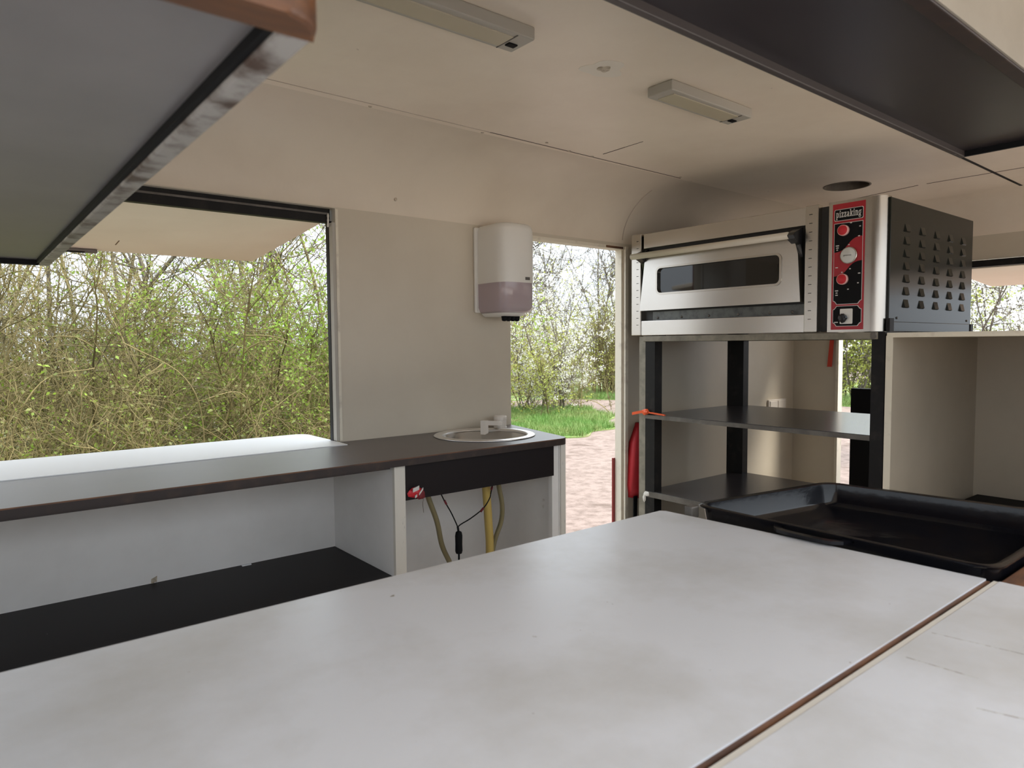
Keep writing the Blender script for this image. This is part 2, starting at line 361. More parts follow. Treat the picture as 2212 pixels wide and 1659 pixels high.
# window 1 (left serving hatch)
w1 = struct(boxes('window_1', [((XBACK + .4, YW + .028, 1.713), (1.105, YW + .055, 1.764)), ((1.098, YW + .028, .90), (1.112, YW + .052, 1.72))], 'black_steel'))
box('window_jamb', (1.112, YW - .004, .905), (1.122, YW + .0, 1.76), 'cream_edge', w1)
box('window_jamb', (1.100, YW - .001, .905), (1.1125, YW + .05, 1.712), 'lamp_grey', w1)
boxes('head_strip', [((XBACK + .4, YW + .024, 1.742), (1.10, YW + .03, 1.749))], 'rack_steel', w1)
tube('chain', [(1.094, YW + .02, 1.745 - i * .008) for i in range(7)], [.003, .0045, .003, .0045, .003, .0045], 'post_white', w1, sides=6, n=0)
# door 1 (side door opening)
d1 = struct(boxes('door_1', [((1.937, YW - .004, 1.737), (2.692, YW + .052, 1.7525)), ((2.678, YW + .01, 0), (2.692, YW + .052, 1.74))], 'cream_edge'))
box('door_stop', (2.690, YW - .008, 0), (2.712, YW + .001, 1.753), 'cream_edge', d1)
box('rust_stain', (2.55, YW - .0055, 1.739), (2.675, YW - .003, 1.75), 'brown_edge', d1)
box('red_edge_trim', (2.664, YW + .052, -.3), (2.692, YW + .062, .66), 'ext_red', d1)
# outer skin
struct(boxes('wall_outer', [((XBACK - .06, YW + WT, -.25), (1.937, YW + WT + .008, .86)), ((1.112, YW + WT, .86), (1.937, YW + WT + .008, 2.08)), ((2.692, YW + WT, -.25), (XEND + .06, YW + WT + .008, 2.08)),
        ((XEND + WT, YN, -.25), (XEND + WT + .008, 1.55, 1.25))], 'ext_red'))
struct(box('roof', (XBACK - .08, YN - .08, CEIL + .06), (XEND + .08, YW + .08, CEIL + .09), 'white_board'))
# window 2 and door 2 (far end)
w2 = struct(boxes('window_2', [((XEND - .012, -.2, 1.660), (XEND + .04, 1.47, 1.695)), ((XEND + .01, 1.455, 1.26), (XEND + .04, 1.47, 1.67))], 'black_steel'))
box('window_sill', (XEND - .02, -.2, 1.255), (XEND + .06, 1.47, 1.272), 'cream_edge', w2)
d2 = struct(boxes('door_2', [((XEND - .006, 2.095, 0), (XEND + .05, 2.112, 1.75))], 'cream_edge'))
box('lower_door_leaf', (XEND - .03, 1.75, 0.02), (XEND + .01, 2.002, .97), 'black', d2)
# ground outside
struct(box('ground', (-60, -40, -.6), (90, 90, -.45), 'gravel'))

M['bounce_pale'] = mat('pale_bounce_slab', (0.56, 0.49, 0.43), 0.85, var=((0.48, 0.42, 0.37), 3, 0.4, 0.7))
struct(box('bounce_slab', (-14, -16, -.5), (12, YN - .15, -.44), 'bounce_pale'))  # unseen pale slab, added to bounce daylight up onto the ceiling
# ------------------------------------------------------------------ awning flaps and the folding ledge outside
fl = thing('awning_flap', 'cream awning flap raised outside the left serving window', 'flap', (0, 2.5, 1.70))
prism('flap_panel', [(2.462, 1.722), (3.26, 1.652), (3.262, 1.680), (2.464, 1.750)], 0, -1.2, 1.098, 'flap_cream', fl, bev=.004)
box('catch', (.30, 3.225, 1.640), (.47, 3.255, 1.654), 'rack_steel', fl, bev=.003)
box('catch_slot', (.345, 3.222, 1.638), (.425, 3.24, 1.642), 'black', fl)
prism('scratch', [(3.04, 1.6705), (3.12, 1.6635), (3.12, 1.668), (3.04, 1.675)], 0, .515, .519, 'brown_edge', fl)
fl2 = thing('awning_flap', 'cream awning flap raised outside the far end window', 'flap', (4.6, .6, 1.60))
prism('flap_panel', [(XEND + .03, 1.655), (XEND + .75, 1.600), (XEND + .752, 1.630), (XEND + .032, 1.69)], 1, -.2, 1.50, 'flap_cream', fl2, bev=.004)
ledge = [(-1.24, 2.306), (1.098, 2.306), (1.104, 2.45), (1.102, 2.66)] + [(1.052 + .05 * math.cos(math.radians(a)), 2.66 + .05 * math.sin(math.radians(a))) for a in range(15, 91, 15)] + [(-1.24, 2.71)]
tag(prism('serving_ledge', ledge, 2, .8985, .9185 - .016, 'white_board'), 'white serving ledge lying across the left window sill', 'ledge')
WLk = bpy.data.objects['serving_ledge']

# ------------------------------------------------------------------ side counter along the left wall
def arc(cx, cy, r, a0, a1, n=8): return [(cx + r * math.cos(math.radians(a0 + (a1 - a0) * i / n)), cy + r * math.sin(math.radians(a0 + (a1 - a0) * i / n))) for i in range(n + 1)]
SINK = (1.628, 2.186)
wt_out = [(-1.45, 1.912)] + arc(1.785, 1.965, .053, -90, -8, 8) + [(1.935, 2.398), (1.11, 2.398), (1.11, 2.304), (-1.45, 2.304)]
worktop = thing('worktop', 'long dark brown side counter worktop with the round sink set in', 'worktop', (.3, 2.1, .875))
bm = bmesh.new()
# the top as four prisms round the sink cut-out
def wt_piece(pts): addprism(bm, pts, 2, .8755, .9)
n = 24; R0 = .185
circ = [(SINK[0] + R0 * math.cos(2 * math.pi * i / n), SINK[1] + R0 * math.sin(2 * math.pi * i / n)) for i in range(n)]
wt_piece([(-1.45, 1.912), (1.40, 1.912), (1.40, 2.398), (1.11, 2.398), (1.11, 2.304), (-1.45, 2.304)])
right = [(1.40, 1.912)] + arc(1.785, 1.965, .053, -90, -8, 8) + [(1.935, 2.398), (1.40, 2.398)]
def ray_poly(c, a, poly):
    d = (math.cos(a), math.sin(a)); best = None
    for i in range(len(poly)):
        p, q = poly[i], poly[(i + 1) % len(poly)]; ex, ey = q[0] - p[0], q[1] - p[1]; den = d[0] * ey - d[1] * ex
        if abs(den) < 1e-9: continue
        t = ((p[0] - c[0]) * ey - (p[1] - c[1]) * ex) / den; u = ((p[0] - c[0]) * d[1] - (p[1] - c[1]) * d[0]) / den
        if t > 0 and -1e-6 <= u <= 1 + 1e-6 and (best is None or t < best): best = t
    return (c[0] + d[0] * best, c[1] + d[1] * best)
angs = sorted([2 * math.pi * i / n for i in range(n)] + [math.atan2(p[1] - SINK[1], p[0] - SINK[0]) % (2 * math.pi) for p in right])
outr = [ray_poly(SINK, a, right) for a in angs]; innr = [(SINK[0] + R0 * math.cos(a), SINK[1] + R0 * math.sin(a)) for a in angs]
addring(bm, outr, innr, 2, .8755, .9)
bmesh.ops.remove_doubles(bm, verts=bm.verts, dist=1e-5)
frombm('top_board', bm, 'dark_lam', worktop)
edge_pts = [(-1.45, 1.912)] + arc(1.785, 1.965, .053, -90, -8, 10)
bm = bmesh.new()
eo = [(p[0], p[1]) for p in edge_pts]
nrm = [(0, -1)] + [(math.cos(math.radians(-90 + 82 * i / 10)), math.sin(math.radians(-90 + 82 * i / 10))) for i in range(11)]
out2 = [(p[0] + k[0] * .002, p[1] + k[1] * .002) for p, k in zip(eo, nrm)]
addprism(bm, eo + out2[::-1], 2, .875, .8965)
frombm('front_edge', bm, 'dark_edge', worktop)
bm = bmesh.new(); addprism(bm, eo + [(p[0] + k[0] * .0015, p[1] + k[1] * .0015) for p, k in zip(eo, nrm)][::-1], 2, .8965, .9); frombm('edge_line', bm, 'brown_edge', worktop)
box('batten', (-1.45, 1.955, .862), (1.03, 1.98, .8755), 'brown_edge', worktop)
box('batten', (-1.45, 1.925, .868), (1.06, 1.955, .8755), 'dark_edge', worktop)

unit = thing('counter_unit', 'open white cupboard unit under the dark side counter', 'cupboard', (.3, 2.15, 0))
prism('shelf', [(-1.45, 1.95), (1.078, 1.95), (1.078, 2.398), (-1.45, 2.398)], 2, .495, .512, 'dark_lam_matt', unit)
box('shelf_edge', (-1.45, 1.944, .492), (1.12, 1.95, .513), 'brown_edge', unit)
boxes('base_panel', [((-1.45, 2.0, 0), (1.11, 2.02, .49))], 'grey_white', unit)
box('divider', (1.079, 1.945, .0), (1.116, 2.397, .8745), 'grey_white', unit)
box('divider_edge', (1.078, 1.931, .513), (1.117, 1.945, .8745), 'post_white', unit)
box('back_panel', (-1.45, 2.390, .51), (1.079, 2.398, .872), 'grey_white', unit)
box('back_panel', (1.117, 2.390, .0), (1.80, 2.398, .874), 'grey_white', unit)
box('end_panel', (1.798, 1.935, 0), (1.825, 2.397, .8745), 'grey_white', unit)
box('end_panel_edge', (1.801, 1.928, 0), (1.825, 1.935, .8745), 'post_white', unit)
box('end_panel_batten', (1.765, 1.940, 0), (1.798, 1.960, .8745), 'grey_white', unit)
box('fascia', (1.117, 1.932, .757), (1.767, 1.946, .8745), 'dark_lam_matt', unit)
boxes('fascia_line', [((1.117, 1.9315, .8725), (1.767, 1.934, .8750))], 'rack_steel', unit)
prism('drip_stain', [(0.458, 0.526), (0.475, 0.533), (0.474, 0.514), (0.467, 0.515), (0.456, 0.496)], 1, 2.3885, 2.391, 'stain', unit)
tag(boxes('paper_scrap', [((.735, 2.372, .512), (.765, 2.383, .5155))], 'white_board'), 'tiny white scrap on the dark cupboard shelf', 'scrap')

# sink, tap
sk = thing('sink', 'round stainless steel sink bowl set into the dark counter', 'sink', (SINK[0], SINK[1], .76))
lathe('rim', [(.170, .8990), (.199, .9005), (.202, .9020), (.199, .9048), (.190, .9070), (.176, .9066), (.168, .902), (.165, .896), (.170, .896)], (SINK[0], SINK[1], 0), 'sink_rim', sk, 48, cap=False)
lathe('bowl', [(.1785, .899), (.1785, .893), (.165, .80), (.12, .767), (.002, .762), (.002, .765), (.118, .770), (.160, .803), (.172, .893), (.1745, .899)], (SINK[0], SINK[1], 0), 'sink_steel', sk, 48, cap=False)
lathe('drain', [(.03, .7655), (.03, .770), (.022, .770), (.018, .767)], (SINK[0], SINK[1], 0), 'rack_steel', sk, 24)
tp = thing('tap', 'small white plastic folding tap behind the round sink', 'tap', (1.82, 2.33, .90))
lathe('tap_body', [(.029, .9), (.0295, .905), (.0275, .908), (.0275, .936), (.0285, .938), (.0285, .949), (.026, .953), (.006, .9545)], (1.82, 2.33, 0), 'offwhite_plastic', tp, 14, smooth=False)
box('spout_joint', (1.775, 2.29, .914), (1.80, 2.318, .934), 'offwhite_plastic', tp, bev=.004)
bm = bmesh.new()
def obox(bm, p, q, w, h0, h1, k0=0, k1=0):
    p, q = Vector(p), Vector(q); d = (q - p).normalized(); s = Vector((-d.y, d.x, 0)).normalized() * w / 2
    vs = [bm.verts.new(x) for x in (p + s + Vector((0, 0, h0)), p - s + Vector((0, 0, h0)), p - s + Vector((0, 0, h1)), p + s + Vector((0, 0, h1)),
          q + s + Vector((0, 0, h0 + k0)), q - s + Vector((0, 0, h0 + k0)), q - s + Vector((0, 0, h1 + k1)), q + s + Vector((0, 0, h1 + k1)))]
    for f in ((0, 1, 2, 3), (7, 6, 5, 4), (0, 4, 5, 1), (1, 5, 6, 2), (2, 6, 7, 3), (3, 7, 4, 0)): bm.faces.new([vs[i] for i in f])
obox(bm, (1.795, 2.308, .925), (1.684, 2.262, .938), .022, -.009, .009)
frombm('spout', bm, 'offwhite_plastic', tp)
bm = bmesh.new(); obox(bm, (1.696, 2.267, .938), (1.672, 2.257, .938), .022, -.042, .010, -.004, .0); frombm('nozzle', bm, 'offwhite_plastic', tp)

# hoses, cable and tape under the sink
tag(tube('drain_hose', [(1.272, 2.05, .90 - .02), (1.272, 2.05, .77), (1.277, 2.05, .726), (1.318, 2.06, .63), (1.352, 2.08, .53), (1.41, 2.11, .43), (1.47, 2.2, .30), (1.5, 2.25, .02)], .0095, 'hose'), 'thin olive clear hose curving down beside the red tape', 'hose')
tag(tube('waste_pipe', [(1.531, 2.05, .76), (1.531, 2.05, .732), (1.540, 2.05, .60), (1.553, 2.06, .46), (1.562, 2.10, .2), (1.57, 2.12, .02)], .0155, 'hose_yellow', None, 14), 'thick yellow waste hose hanging straight below the sink', 'hose')
tag(tube('drain_hose', [(1.602, 2.07, .80), (1.606, 2.07, .725), (1.63, 2.08, .64), (1.632, 2.09, .57), (1.600, 2.10, .47), (1.585, 2.14, .2), (1.585, 2.16, .02)], .0095, 'hose'), 'thin olive clear hose right of the yellow waste hose', 'hose')
cb = thing('pump_cable', 'black forked cable with inline switch hanging below the sink', 'cable', (1.39, 2.02, .02))
tube('cable', [(1.302, 2.02, .755), (1.325, 2.02, .71), (1.352, 2.02, .665), (1.372, 2.02, .625), (1.380, 2.02, .607)], .0022, 'black', cb, 6)
tube('cable', [(1.545, 2.02, .76), (1.532, 2.02, .715), (1.520, 2.015, .69), (1.49, 2.015, .658), (1.44, 2.02, .63), (1.395, 2.02, .615), (1.380, 2.02, .607)], .0022, 'black', cb, 6)
tube('cable', [(1.380, 2.02, .609), (1.382, 2.02, .598), (1.383, 2.02, .585)], .0040, 'black', cb, 6)
lathe('inline_switch', [(.004, .508), (.011, .511), (.0135, .52), (.0128, .545), (.0135, .575), (.011, .588), (.005, .592)], (1.384, 2.02, 0), 'black', cb, 14)
tube('cable', [(1.384, 2.02, .51), (1.384, 2.02, .45), (1.40, 2.04, .25), (1.40, 2.05, .02)], .0035, 'black', cb, 6)
tube('splice', [(1.325, 2.02, .712), (1.333, 2.02, .697)], .0038, 'darkred_cloth', cb, 6, 0)
tube('splice', [(1.537, 2.02, .732), (1.533, 2.02, .720)], .0036, 'darkred_cloth', cb, 6, 0)
tube('splice', [(1.492, 2.0145, .66), (1.478, 2.0145, .648)], .0042, 'darkred_cloth', cb, 6, 0)
tt = thing('tape_wrap', 'crumpled red and white barrier tape wrapped at the fascia corner', 'tape', (1.155, 1.925, .76))
def lump(name, c, r, m, parent, seed, sub=2, squash=(1, .5, .8)):
    bm = bmesh.new(); bmesh.ops.create_icosphere(bm, subdivisions=sub, radius=1)
    rg = np.random.default_rng(seed)
    for v in bm.verts:
        k = 1 + rg.uniform(-.22, .22); v.co = Vector((c[0] + v.co.x * r * squash[0] * k, c[1] + v.co.y * r * squash[1] * k, c[2] + v.co.z * r * squash[2] * k))
    return frombm(name, bm, m, parent)
lump('tape_fold', (1.153, 1.927, .780), .024, 'red_knob', tt, 1, squash=(1.1, .35, .75))
lump('tape_fold', (1.172, 1.926, .770), .016, 'darkred_cloth', tt, 3, squash=(1, .45, 1))
for p, q, w in (((1.138, 1.919, .790), (1.160, 1.917, .797), .013), ((1.160, 1.917, .775), (1.175, 1.917, .792), .007), ((1.145, 1.918, .768), (1.152, 1.918, .772), .008)):
    bm = bmesh.new(); obox(bm, p, q, .003, -w / 2, w / 2); frombm('tape_stripe', bm, 'print_white', tt)
tube('loose_thread', [(1.173, 1.925, .775), (1.178, 1.922, .755), (1.176, 1.922, .74), (1.180, 1.924, .71)], .0008, 'crack', tt, 5)

# ------------------------------------------------------------------ paper dispenser on the wall
dp = thing('paper_dispenser', 'white wall paper dispenser with smoky see-through lower part', 'dispenser', (1.85, 2.39, 1.36))
DX, DY = 1.842, 2.30
def dsec(r, z, dy=0): # D-shaped section
    pts = []
    for i in range(21):
        a = math.radians(180 + 180 * i / 20); ca, sa = math.cos(a), math.sin(a)
        sq = 0.55
        pts.append((DX + r * math.copysign(abs(ca) ** sq, ca), DY + dy + r * .98 * math.copysign(abs(sa) ** sq, sa), z))
    return [(DX - r, YW - .012, z)] + pts + [(DX + r, YW - .012, z)]
def loft(name, secs, m, parent):
    bm = bmesh.new(); R = [[bm.verts.new(p) for p in s] for s in secs]; n = len(R[0])
    for a, b in zip(R, R[1:]):
        for i in range(n): bm.faces.new((a[i], a[(i + 1) % n], b[(i + 1) % n], b[i]))
    bm.faces.new(R[0][::-1]); bm.faces.new(R[-1])
    o = frombm(name, bm, m, parent, True); o.data.set_sharp_from_angle(angle=math.radians(40)); return o
loft('cover', [dsec(.094, 1.516), dsec(.094, 1.70), dsec(.0925, 1.735), dsec(.087, 1.752), dsec(.076, 1.760), dsec(.055, 1.764)], 'white_plastic', dp)
loft('window', [dsec(.070, 1.392, .01), dsec(.084, 1.398, .004), dsec(.0915, 1.415), dsec(.0925, 1.516)], 'smoke_plastic', dp)
loft('paper_roll', [dsec(.075, 1.44), dsec(.075, 1.75)], 'offwhite_plastic', dp)
loft('funnel', [dsec(.055, 1.378, .02), dsec(.066, 1.383, .012), dsec(.072, 1.392, .01)], 'white_plastic', dp)
box('back_plate', (DX - .107, YW - .016, 1.395), (DX + .10, YW - .001, 1.755), 'white_plastic', dp, bev=.006)
for i, k in enumerate((-.034, -.012, .012, .034)):
    lathe('feed_claw', [(.004, 1.357), (.011, 1.360), (.013, 1.378)], (DX + k, DY - .02, 0), 'black', dp, 10)
box('maker_badge', (DX + .022, DY - .0935, 1.527), (DX + .046, DY - .0885, 1.539), 'rack_steel', dp)
box('wall_slot', (1.925, YW - .002, 1.775), (1.930, YW + .001, 1.815), 'crack', w_left)
blob_bm = lathe('wall_plug', [(.007, 0), (.006, -.004), (.002, -.005)], (1.361, 2.392, 1.826), 'stain', w_left, 10, axis='Y')

# ------------------------------------------------------------------ white preparation table with two leaves
tb = thing('prep_table', 'large white topped preparation table filling the foreground', 'table', (.2, .3, 0))
prism('table_leaf', [(-1.1, .346), (1.200, .346), (1.176, .930), (1.168, .940), (-1.1, .940)], 2, .872, .9, 'white_lam', tb)
prism('table_leaf', [(-1.1, -.42), (1.226, -.42), (1.203, .330), (-1.1, .330)], 2, .872, .9, 'white_lam', tb, bev=.0015)
box('joint_edge', (-1.1, .3405, .874), (1.199, .3465, .8975), 'brown_edge', tb)
box('joint_edge', (-1.1, .3285, .874), (1.201, .3362, .8992), 'post_white', tb)
box('joint_bed', (-1.1, .328, .872), (1.199, .348, .884), 'dark_edge', tb)
for x in (-1.0, 1.08):
    for y in (-.34, .86): box('leg', (x - .025, y - .025, 0), (x + .025, y + .025, .872), 'post_white', tb)
boxes('frame_rail', [((-1.0, .83, .80), (1.1, .86, .872)), ((-1.0, -.36, .80), (1.1, -.33, .872)), ((1.06, -.34, .80), (1.09, .86, .872))], 'brown_edge', tb)
# scratches on the near leaf
def zline(p, q, w, m, par, z=.9):
    p, q = Vector(p), Vector(q); d = (q - p).normalized(); s = Vector((-d.y, d.x)) * w / 2
    return prism('scratch', [tuple(p + s), tuple(p - s), tuple(q - s), tuple(q + s)], 2, z - .0005, z + .0003, m, par)
M['scratch'] = mat('scratch_mark', (0.36, 0.33, 0.31), 0.6, spots=((0.6, 0.6, 0.58), 120, 0.45, 0.55))
zline((.925, .322), (.945, .205), .0014, 'scratch', tb); zline((.83, .315), (.835, .245), .0018, 'scratch', tb); zline((.765, .225), (.80, .12), .0018, 'scratch', tb)
# extension behind the table end that carries the tray
ext = thing('tray_stand', 'brown wooden stand beside the white table carrying the black tray', 'stand', (1.45, .5, 0))
prism('board', [(1.212, .08), (1.64, .08), (1.62, .78), (1.212, .82)], 2, .832, .848, 'brown_edge', ext)
box('rail', (1.208, .3, .848), (1.64, .335, .893), 'brown_edge', ext, bev=.003)
box('rail', (1.235, .12, .848), (1.64, .14, .888), 'brown_edge', ext, bev=.002)
for x in (1.25, 1.58):
    for y in (.12, .72): box('leg', (x - .02, y - .02, 0), (x + .02, y + .02, .832), 'brown_edge', ext)

# black baking tray (rounded rectangle, slightly askew)
tr = thing('baking_tray', 'deep black baking tray with side handle beside the table end', 'tray', (1.43, .58, .848))
TC = [(1.222, .345), (1.700, .345), (1.652, .812), (1.232, .882)]
def rquad(C, r, n=6):
    out = []
    for i in range(4):
        p, a, b = Vector(C[i]), Vector(C[i - 1]), Vector(C[(i + 1) % 4])
        p0 = p + (a - p).normalized() * r; p1 = p + (b - p).normalized() * r
        for k in range(n + 1):
            t = k / n; out.append((1 - t) ** 2 * p0 + 2 * t * (1 - t) * p + t * t * p1)
    return out
cen = sum((Vector(q) for q in TC), Vector((0, 0))) / 4
def off(C, d):
    out = []
    for i in range(4):
        p, a, b = Vector(C[i]), Vector(C[i - 1]), Vector(C[(i + 1) % 4])
        e0 = (p - a).normalized(); e1 = (b - p).normalized()
        n0 = Vector((-e0.y, e0.x)); n1 = Vector((-e1.y, e1.x)); bis = (n0 + n1).normalized()
        out.append(p + bis * d / max(.4, bis.dot(n0)))
    return out
prof = [(.024, .852, .030), (.006, .858, .034), (.001, .868, .034), (-.004, .908, .036), (-.0115, .910, .040), (-.0125, .914, .040), (-.008, .9165, .038), (0.001, .914, .034), (.007, .873, .030), (.013, .864, .028), (.030, .8605, .024)]
secs = [[(q.x, q.y, z) for q in rquad(off(TC, d), rr)] for d, z, rr in prof]
o = loft('tray_body', secs, 'tray', tr); o.data.set_sharp_from_angle(angle=math.radians(60))
hb = [(1.224, .706), (1.200, .694), (1.186, .680), (1.182, .655), (1.180, .60), (1.183, .575), (1.198, .560), (1.224, .553)]
hi = [(1.224, .690), (1.208, .684), (1.198, .673), (1.195, .655), (1.193, .60), (1.196, .582), (1.206, .573), (1.224, .568)]
bm = bmesh.new(); addprism(bm, hb + hi[::-1], 2, .904, .910); frombm('handle', bm, 'tray', tr)
lg = box('bracket', (1.196, .878, .888), (1.222, .898, .914), 'rack_steel', tr, bev=.003)

# ------------------------------------------------------------------ oven rack
XO = 2.65
rk = thing('oven_rack', 'black steel rack with two dark shelves carrying the pizza oven', 'rack', (3.04, 1.67, 0))
box('post', (XO, 2.168, 0), (XO + .055, 2.226, 1.295), 'black_steel', rk)
box('post_flange', (XO + .003, 2.226, 0), (XO + .012, 2.268, 1.292), 'rail_worn', rk)
box('post', (XO, 1.103, 0), (XO + .05, 1.150, 1.295), 'black_steel', rk)
box('post', (3.40, 2.16, 0), (3.45, 2.262, 1.295), 'black_steel', rk)
box('post', (3.40, 1.103, 0), (3.45, 1.15, 1.295), 'black_steel', rk)
box('top_rail', (XO - .006, 1.128, 1.268), (XO + .03, 2.238, 1.2945), 'rail_worn', rk, bev=.002)
boxes('top_rail', [((3.40, 1.128, 1.268), (3.44, 2.238, 1.2945)), ((XO + .03, 1.11, 1.268), (3.40, 1.14, 1.2945)), ((XO + .03, 2.21, 1.268), (3.40, 2.24, 1.2945))], 'black_steel', rk)
box('shelf', (XO + .002, 1.15, .893), (3.44, 2.226, .9095), 'rack_shelf', rk)
box('shelf_rail', (XO - .004, 1.15, .889), (XO + .002, 2.226, .9075), 'rack_steel', rk)
box('shelf', (XO + .002, 1.15, .508), (3.44, 2.222, .529), 'rack_shelf', rk)
box('shelf_rail', (XO - .004, 1.15, .500), (XO + .002, 2.226, .527), 'rack_steel', rk)
box('shelf', (XO + .002, 1.15, .13), (3.44, 2.222, .15), 'rack_shelf', rk)
boxes('back_board', [((3.3, 1.16, .15), (3.32, 2.2, .508))], 'black', rk)
lump('glue_blob', (XO - .004, 2.212, .514), .016, 'post_white', rk, 8, squash=(.4, 1.2, .8)); lump('glue_blob', (XO - .004, 2.227, .495), .014, 'post_white', rk, 9, squash=(.4, .6, 1.6))
lump('weld_mark', (XO - .006, 1.142, 1.283), .013, 'rack_steel', rk, 10, squash=(.3, 1, 1))
ot = thing('tape_tie', 'orange tape knotted round the front corner of the upper rack shelf', 'tape', (XO - .01, 2.23, .90))
bm = bmesh.new(); obox(bm, (XO - .02, 2.225, .924), (XO - .03, 2.285, .910), .003, -.007, .007); frombm('tape_end', bm, 'orange', ot)
bm = bmesh.new(); obox(bm, (XO - .012, 2.215, .922), (XO - .006, 2.10, .914), .012, -.003, .003); frombm('tape_end', bm, 'orange', ot)
lump('tape_knot', (XO - .016, 2.212, .922), .017, 'orange', ot, 12, squash=(.7, 1.2, .9))

# ------------------------------------------------------------------ pizza oven
ov = thing('pizza_oven', 'stainless steel single deck pizza oven with red control panel', 'oven', (3.08, 1.71, 1.2955))
box('housing', (XO + .03, 1.105, 1.300), (3.52, 2.300, 1.787), 'oven_side', ov, bev=.003)
for fx in (XO + .05, 3.3):
    for fy in (1.15, 2.18): box('foot', (fx, fy, 1.2947), (fx + .05, fy + .05, 1.301), 'black', ov)
box('front_recess', (XO + .022, 1.315, 1.302), (XO + .032, 2.29, 1.786), 'oven_inner', ov)
def column(y0, y1, yc):
    c = box('column', (XO - .006, y0, 1.298), (XO + .03, y1, 1.795), 'steel_v', ov, bev=.003)
    for i in range(13):
        z = 1.760 - i * .0342
        box('slit', (XO - .0068, yc - .0065, z - .0011), (XO - .0055, yc + .0065, z + .0011), 'black', c)
column(2.252, 2.313, 2.273); column(1.358, 1.412, 1.389)
box('top_panel', (XO + .004, 1.412, 1.722), (XO + .03, 2.243, 1.793), 'steel', ov, bev=.002)
box('lower_panel', (XO - .003, 1.412, 1.298), (XO + .03, 2.251, 1.369), 'steel', ov, bev=.002)
stp = box('sill_strip', (XO + .012, 1.42, 1.369), (XO + .025, 2.19, 1.412), 'strip_grey', ov)
for y in (2.16, 2.02, 1.87, 1.72, 1.57, 1.47):
    lathe('rivet', [(.0065, .012), (.005, .009), (.002, .008)], (XO, y, 1.382), 'rack_steel', stp, 10, axis='X')
# door: slanted sides, rounded top corners, window cut out
dout = [(1.420, 1.420), (2.246, 1.418), (2.220, 1.615)] + [(2.165 + .053 * math.cos(math.radians(a)), 1.632 + .058 * math.sin(math.radians(a))) for a in (15, 40, 65, 90)] + \
       [(1.495 + .055 * math.cos(math.radians(a)), 1.632 + .058 * math.sin(math.radians(a))) for a in (90, 115, 140, 165)] + [(1.432, 1.61)]
dc = (1.82, 1.556)
win = rrect(1.507, 1.497, 2.138, 1.617, .022, 5)
def radial(poly, inner, c):
    angs = sorted({round(math.atan2(p[1] - c[1], p[0] - c[0]) % (2 * math.pi), 6) for p in poly + inner})
    return [ray_poly(c, a, poly) for a in angs], [ray_poly(c, a, inner) for a in angs]
a_, b_ = radial(dout, win, dc)
door = ring('door', a_, b_, 0, XO - .022, XO + .012, 'steel', ov)
bmd = bmesh.new(); bmd.from_mesh(door.data); bmd.to_mesh(door.data); bmd.free()
win_o = rrect(1.500, 1.490, 2.145, 1.624, .027, 5); win_i = rrect(1.509, 1.499, 2.136, 1.615, .020, 5)
ring('window_lip', win_o, win_i, 0, XO - .0255, XO - .012, 'steel_v', door)
prism('door_glass', rrect(1.505, 1.495, 2.14, 1.62, .02, 5), 0, XO - .012, XO - .006, 'glass_dark', door)
box('door_top_lip', (XO - .020, 1.44, 1.688), (XO + .01, 2.24, 1.698), 'steel', door)
tube('handle_bar', [(XO - .062, 1.452, 1.681), (XO - .062, 2.262, 1.679)], .0145, 'handle', door, 16, 0)
for y in (1.452, 2.236):
    prism('handle_bracket', [(XO + .005, 1.716), (XO - .058, 1.692), (XO - .07, 1.680), (XO - .058, 1.668), (XO - .012, 1.648), (XO + .005, 1.60)], 1, y - .026, y + .008, 'black_gloss', door)
# control box with rounded right edge
cpan = []
r = .045
cpts2 = [(XO + .03, 1.317), (XO - .005, 1.317)] + [(XO - .005 + r - r * math.cos(math.radians(a)), 1.113 + r - r * math.sin(math.radians(a))) for a in range(0, 91, 10)] + [(XO + .055, 1.113), (XO + .055, 1.317)]
cb_ = prism('control_box', cpts2[1:], 2, 1.297, 1.7935, 'steel_v', ov)
cb_.data.set_sharp_from_angle(angle=math.radians(30))
for p in cb_.data.polygons: p.use_smooth = True
PX = XO - .005
def pu(u, v): return (1.302 - .122 * u, 1.306 + .477 * v)
def plate(name, pts, m, t0, t1, parent): return prism(name, [pu(*p) for p in pts], 0, PX - t1, PX - t0, m, parent)
panel = plate('control_panel', [(0, 0), (1, 0), (1, 1), (0, 1)], 'red', 0, .0012, ov)
def notch(u0, v0, u1, v1, n, bottom=True, top=True):
    k = n * .25
    pts = []
    def corner(cu, cv, su, sv, on):
        if not on: return [(cu, cv)]
        return [(cu, cv + sv * k), (cu + su * n * .35, cv + sv * k * .9), (cu + su * n * .8, cv + sv * k * .35), (cu + su * n, cv)]
    pts += corner(u0, v0, 1, 1, bottom); pts += corner(u1, v0, -1, 1, bottom)[::-1]
    pts += corner(u1, v1, -1, -1, top); pts += corner(u0, v1, 1, -1, top)[::-1]
    return pts
def grow(pts, d):
    cu = sum(p[0] for p in pts) / len(pts); cv = sum(p[1] for p in pts) / len(pts)
    return [(p[0] + math.copysign(d, p[0] - cu), p[1] + math.copysign(d * .25, p[1] - cv)) for p in pts]
def framed(pts, m):
    plate('white_outline', grow(pts, .016), 'print_white', .0012, .0016, panel)
    return plate('panel_field', pts, m, .0016, .0020, panel)
framed([(.10, .868), (.90, .868), (.93, .875), (.93, .945), (.90, .952), (.10, .952), (.07, .945), (.07, .875)], 'black')
framed(notch(.07, .205, .93, .842, .11, True, False), 'black')
framed(notch(.07, .03, .93, .185, .11), 'black')
wave_t = [(i / 12, .615 + .115 / (1 + math.exp(-(i / 12 - .5) * 9))) for i in range(13)]
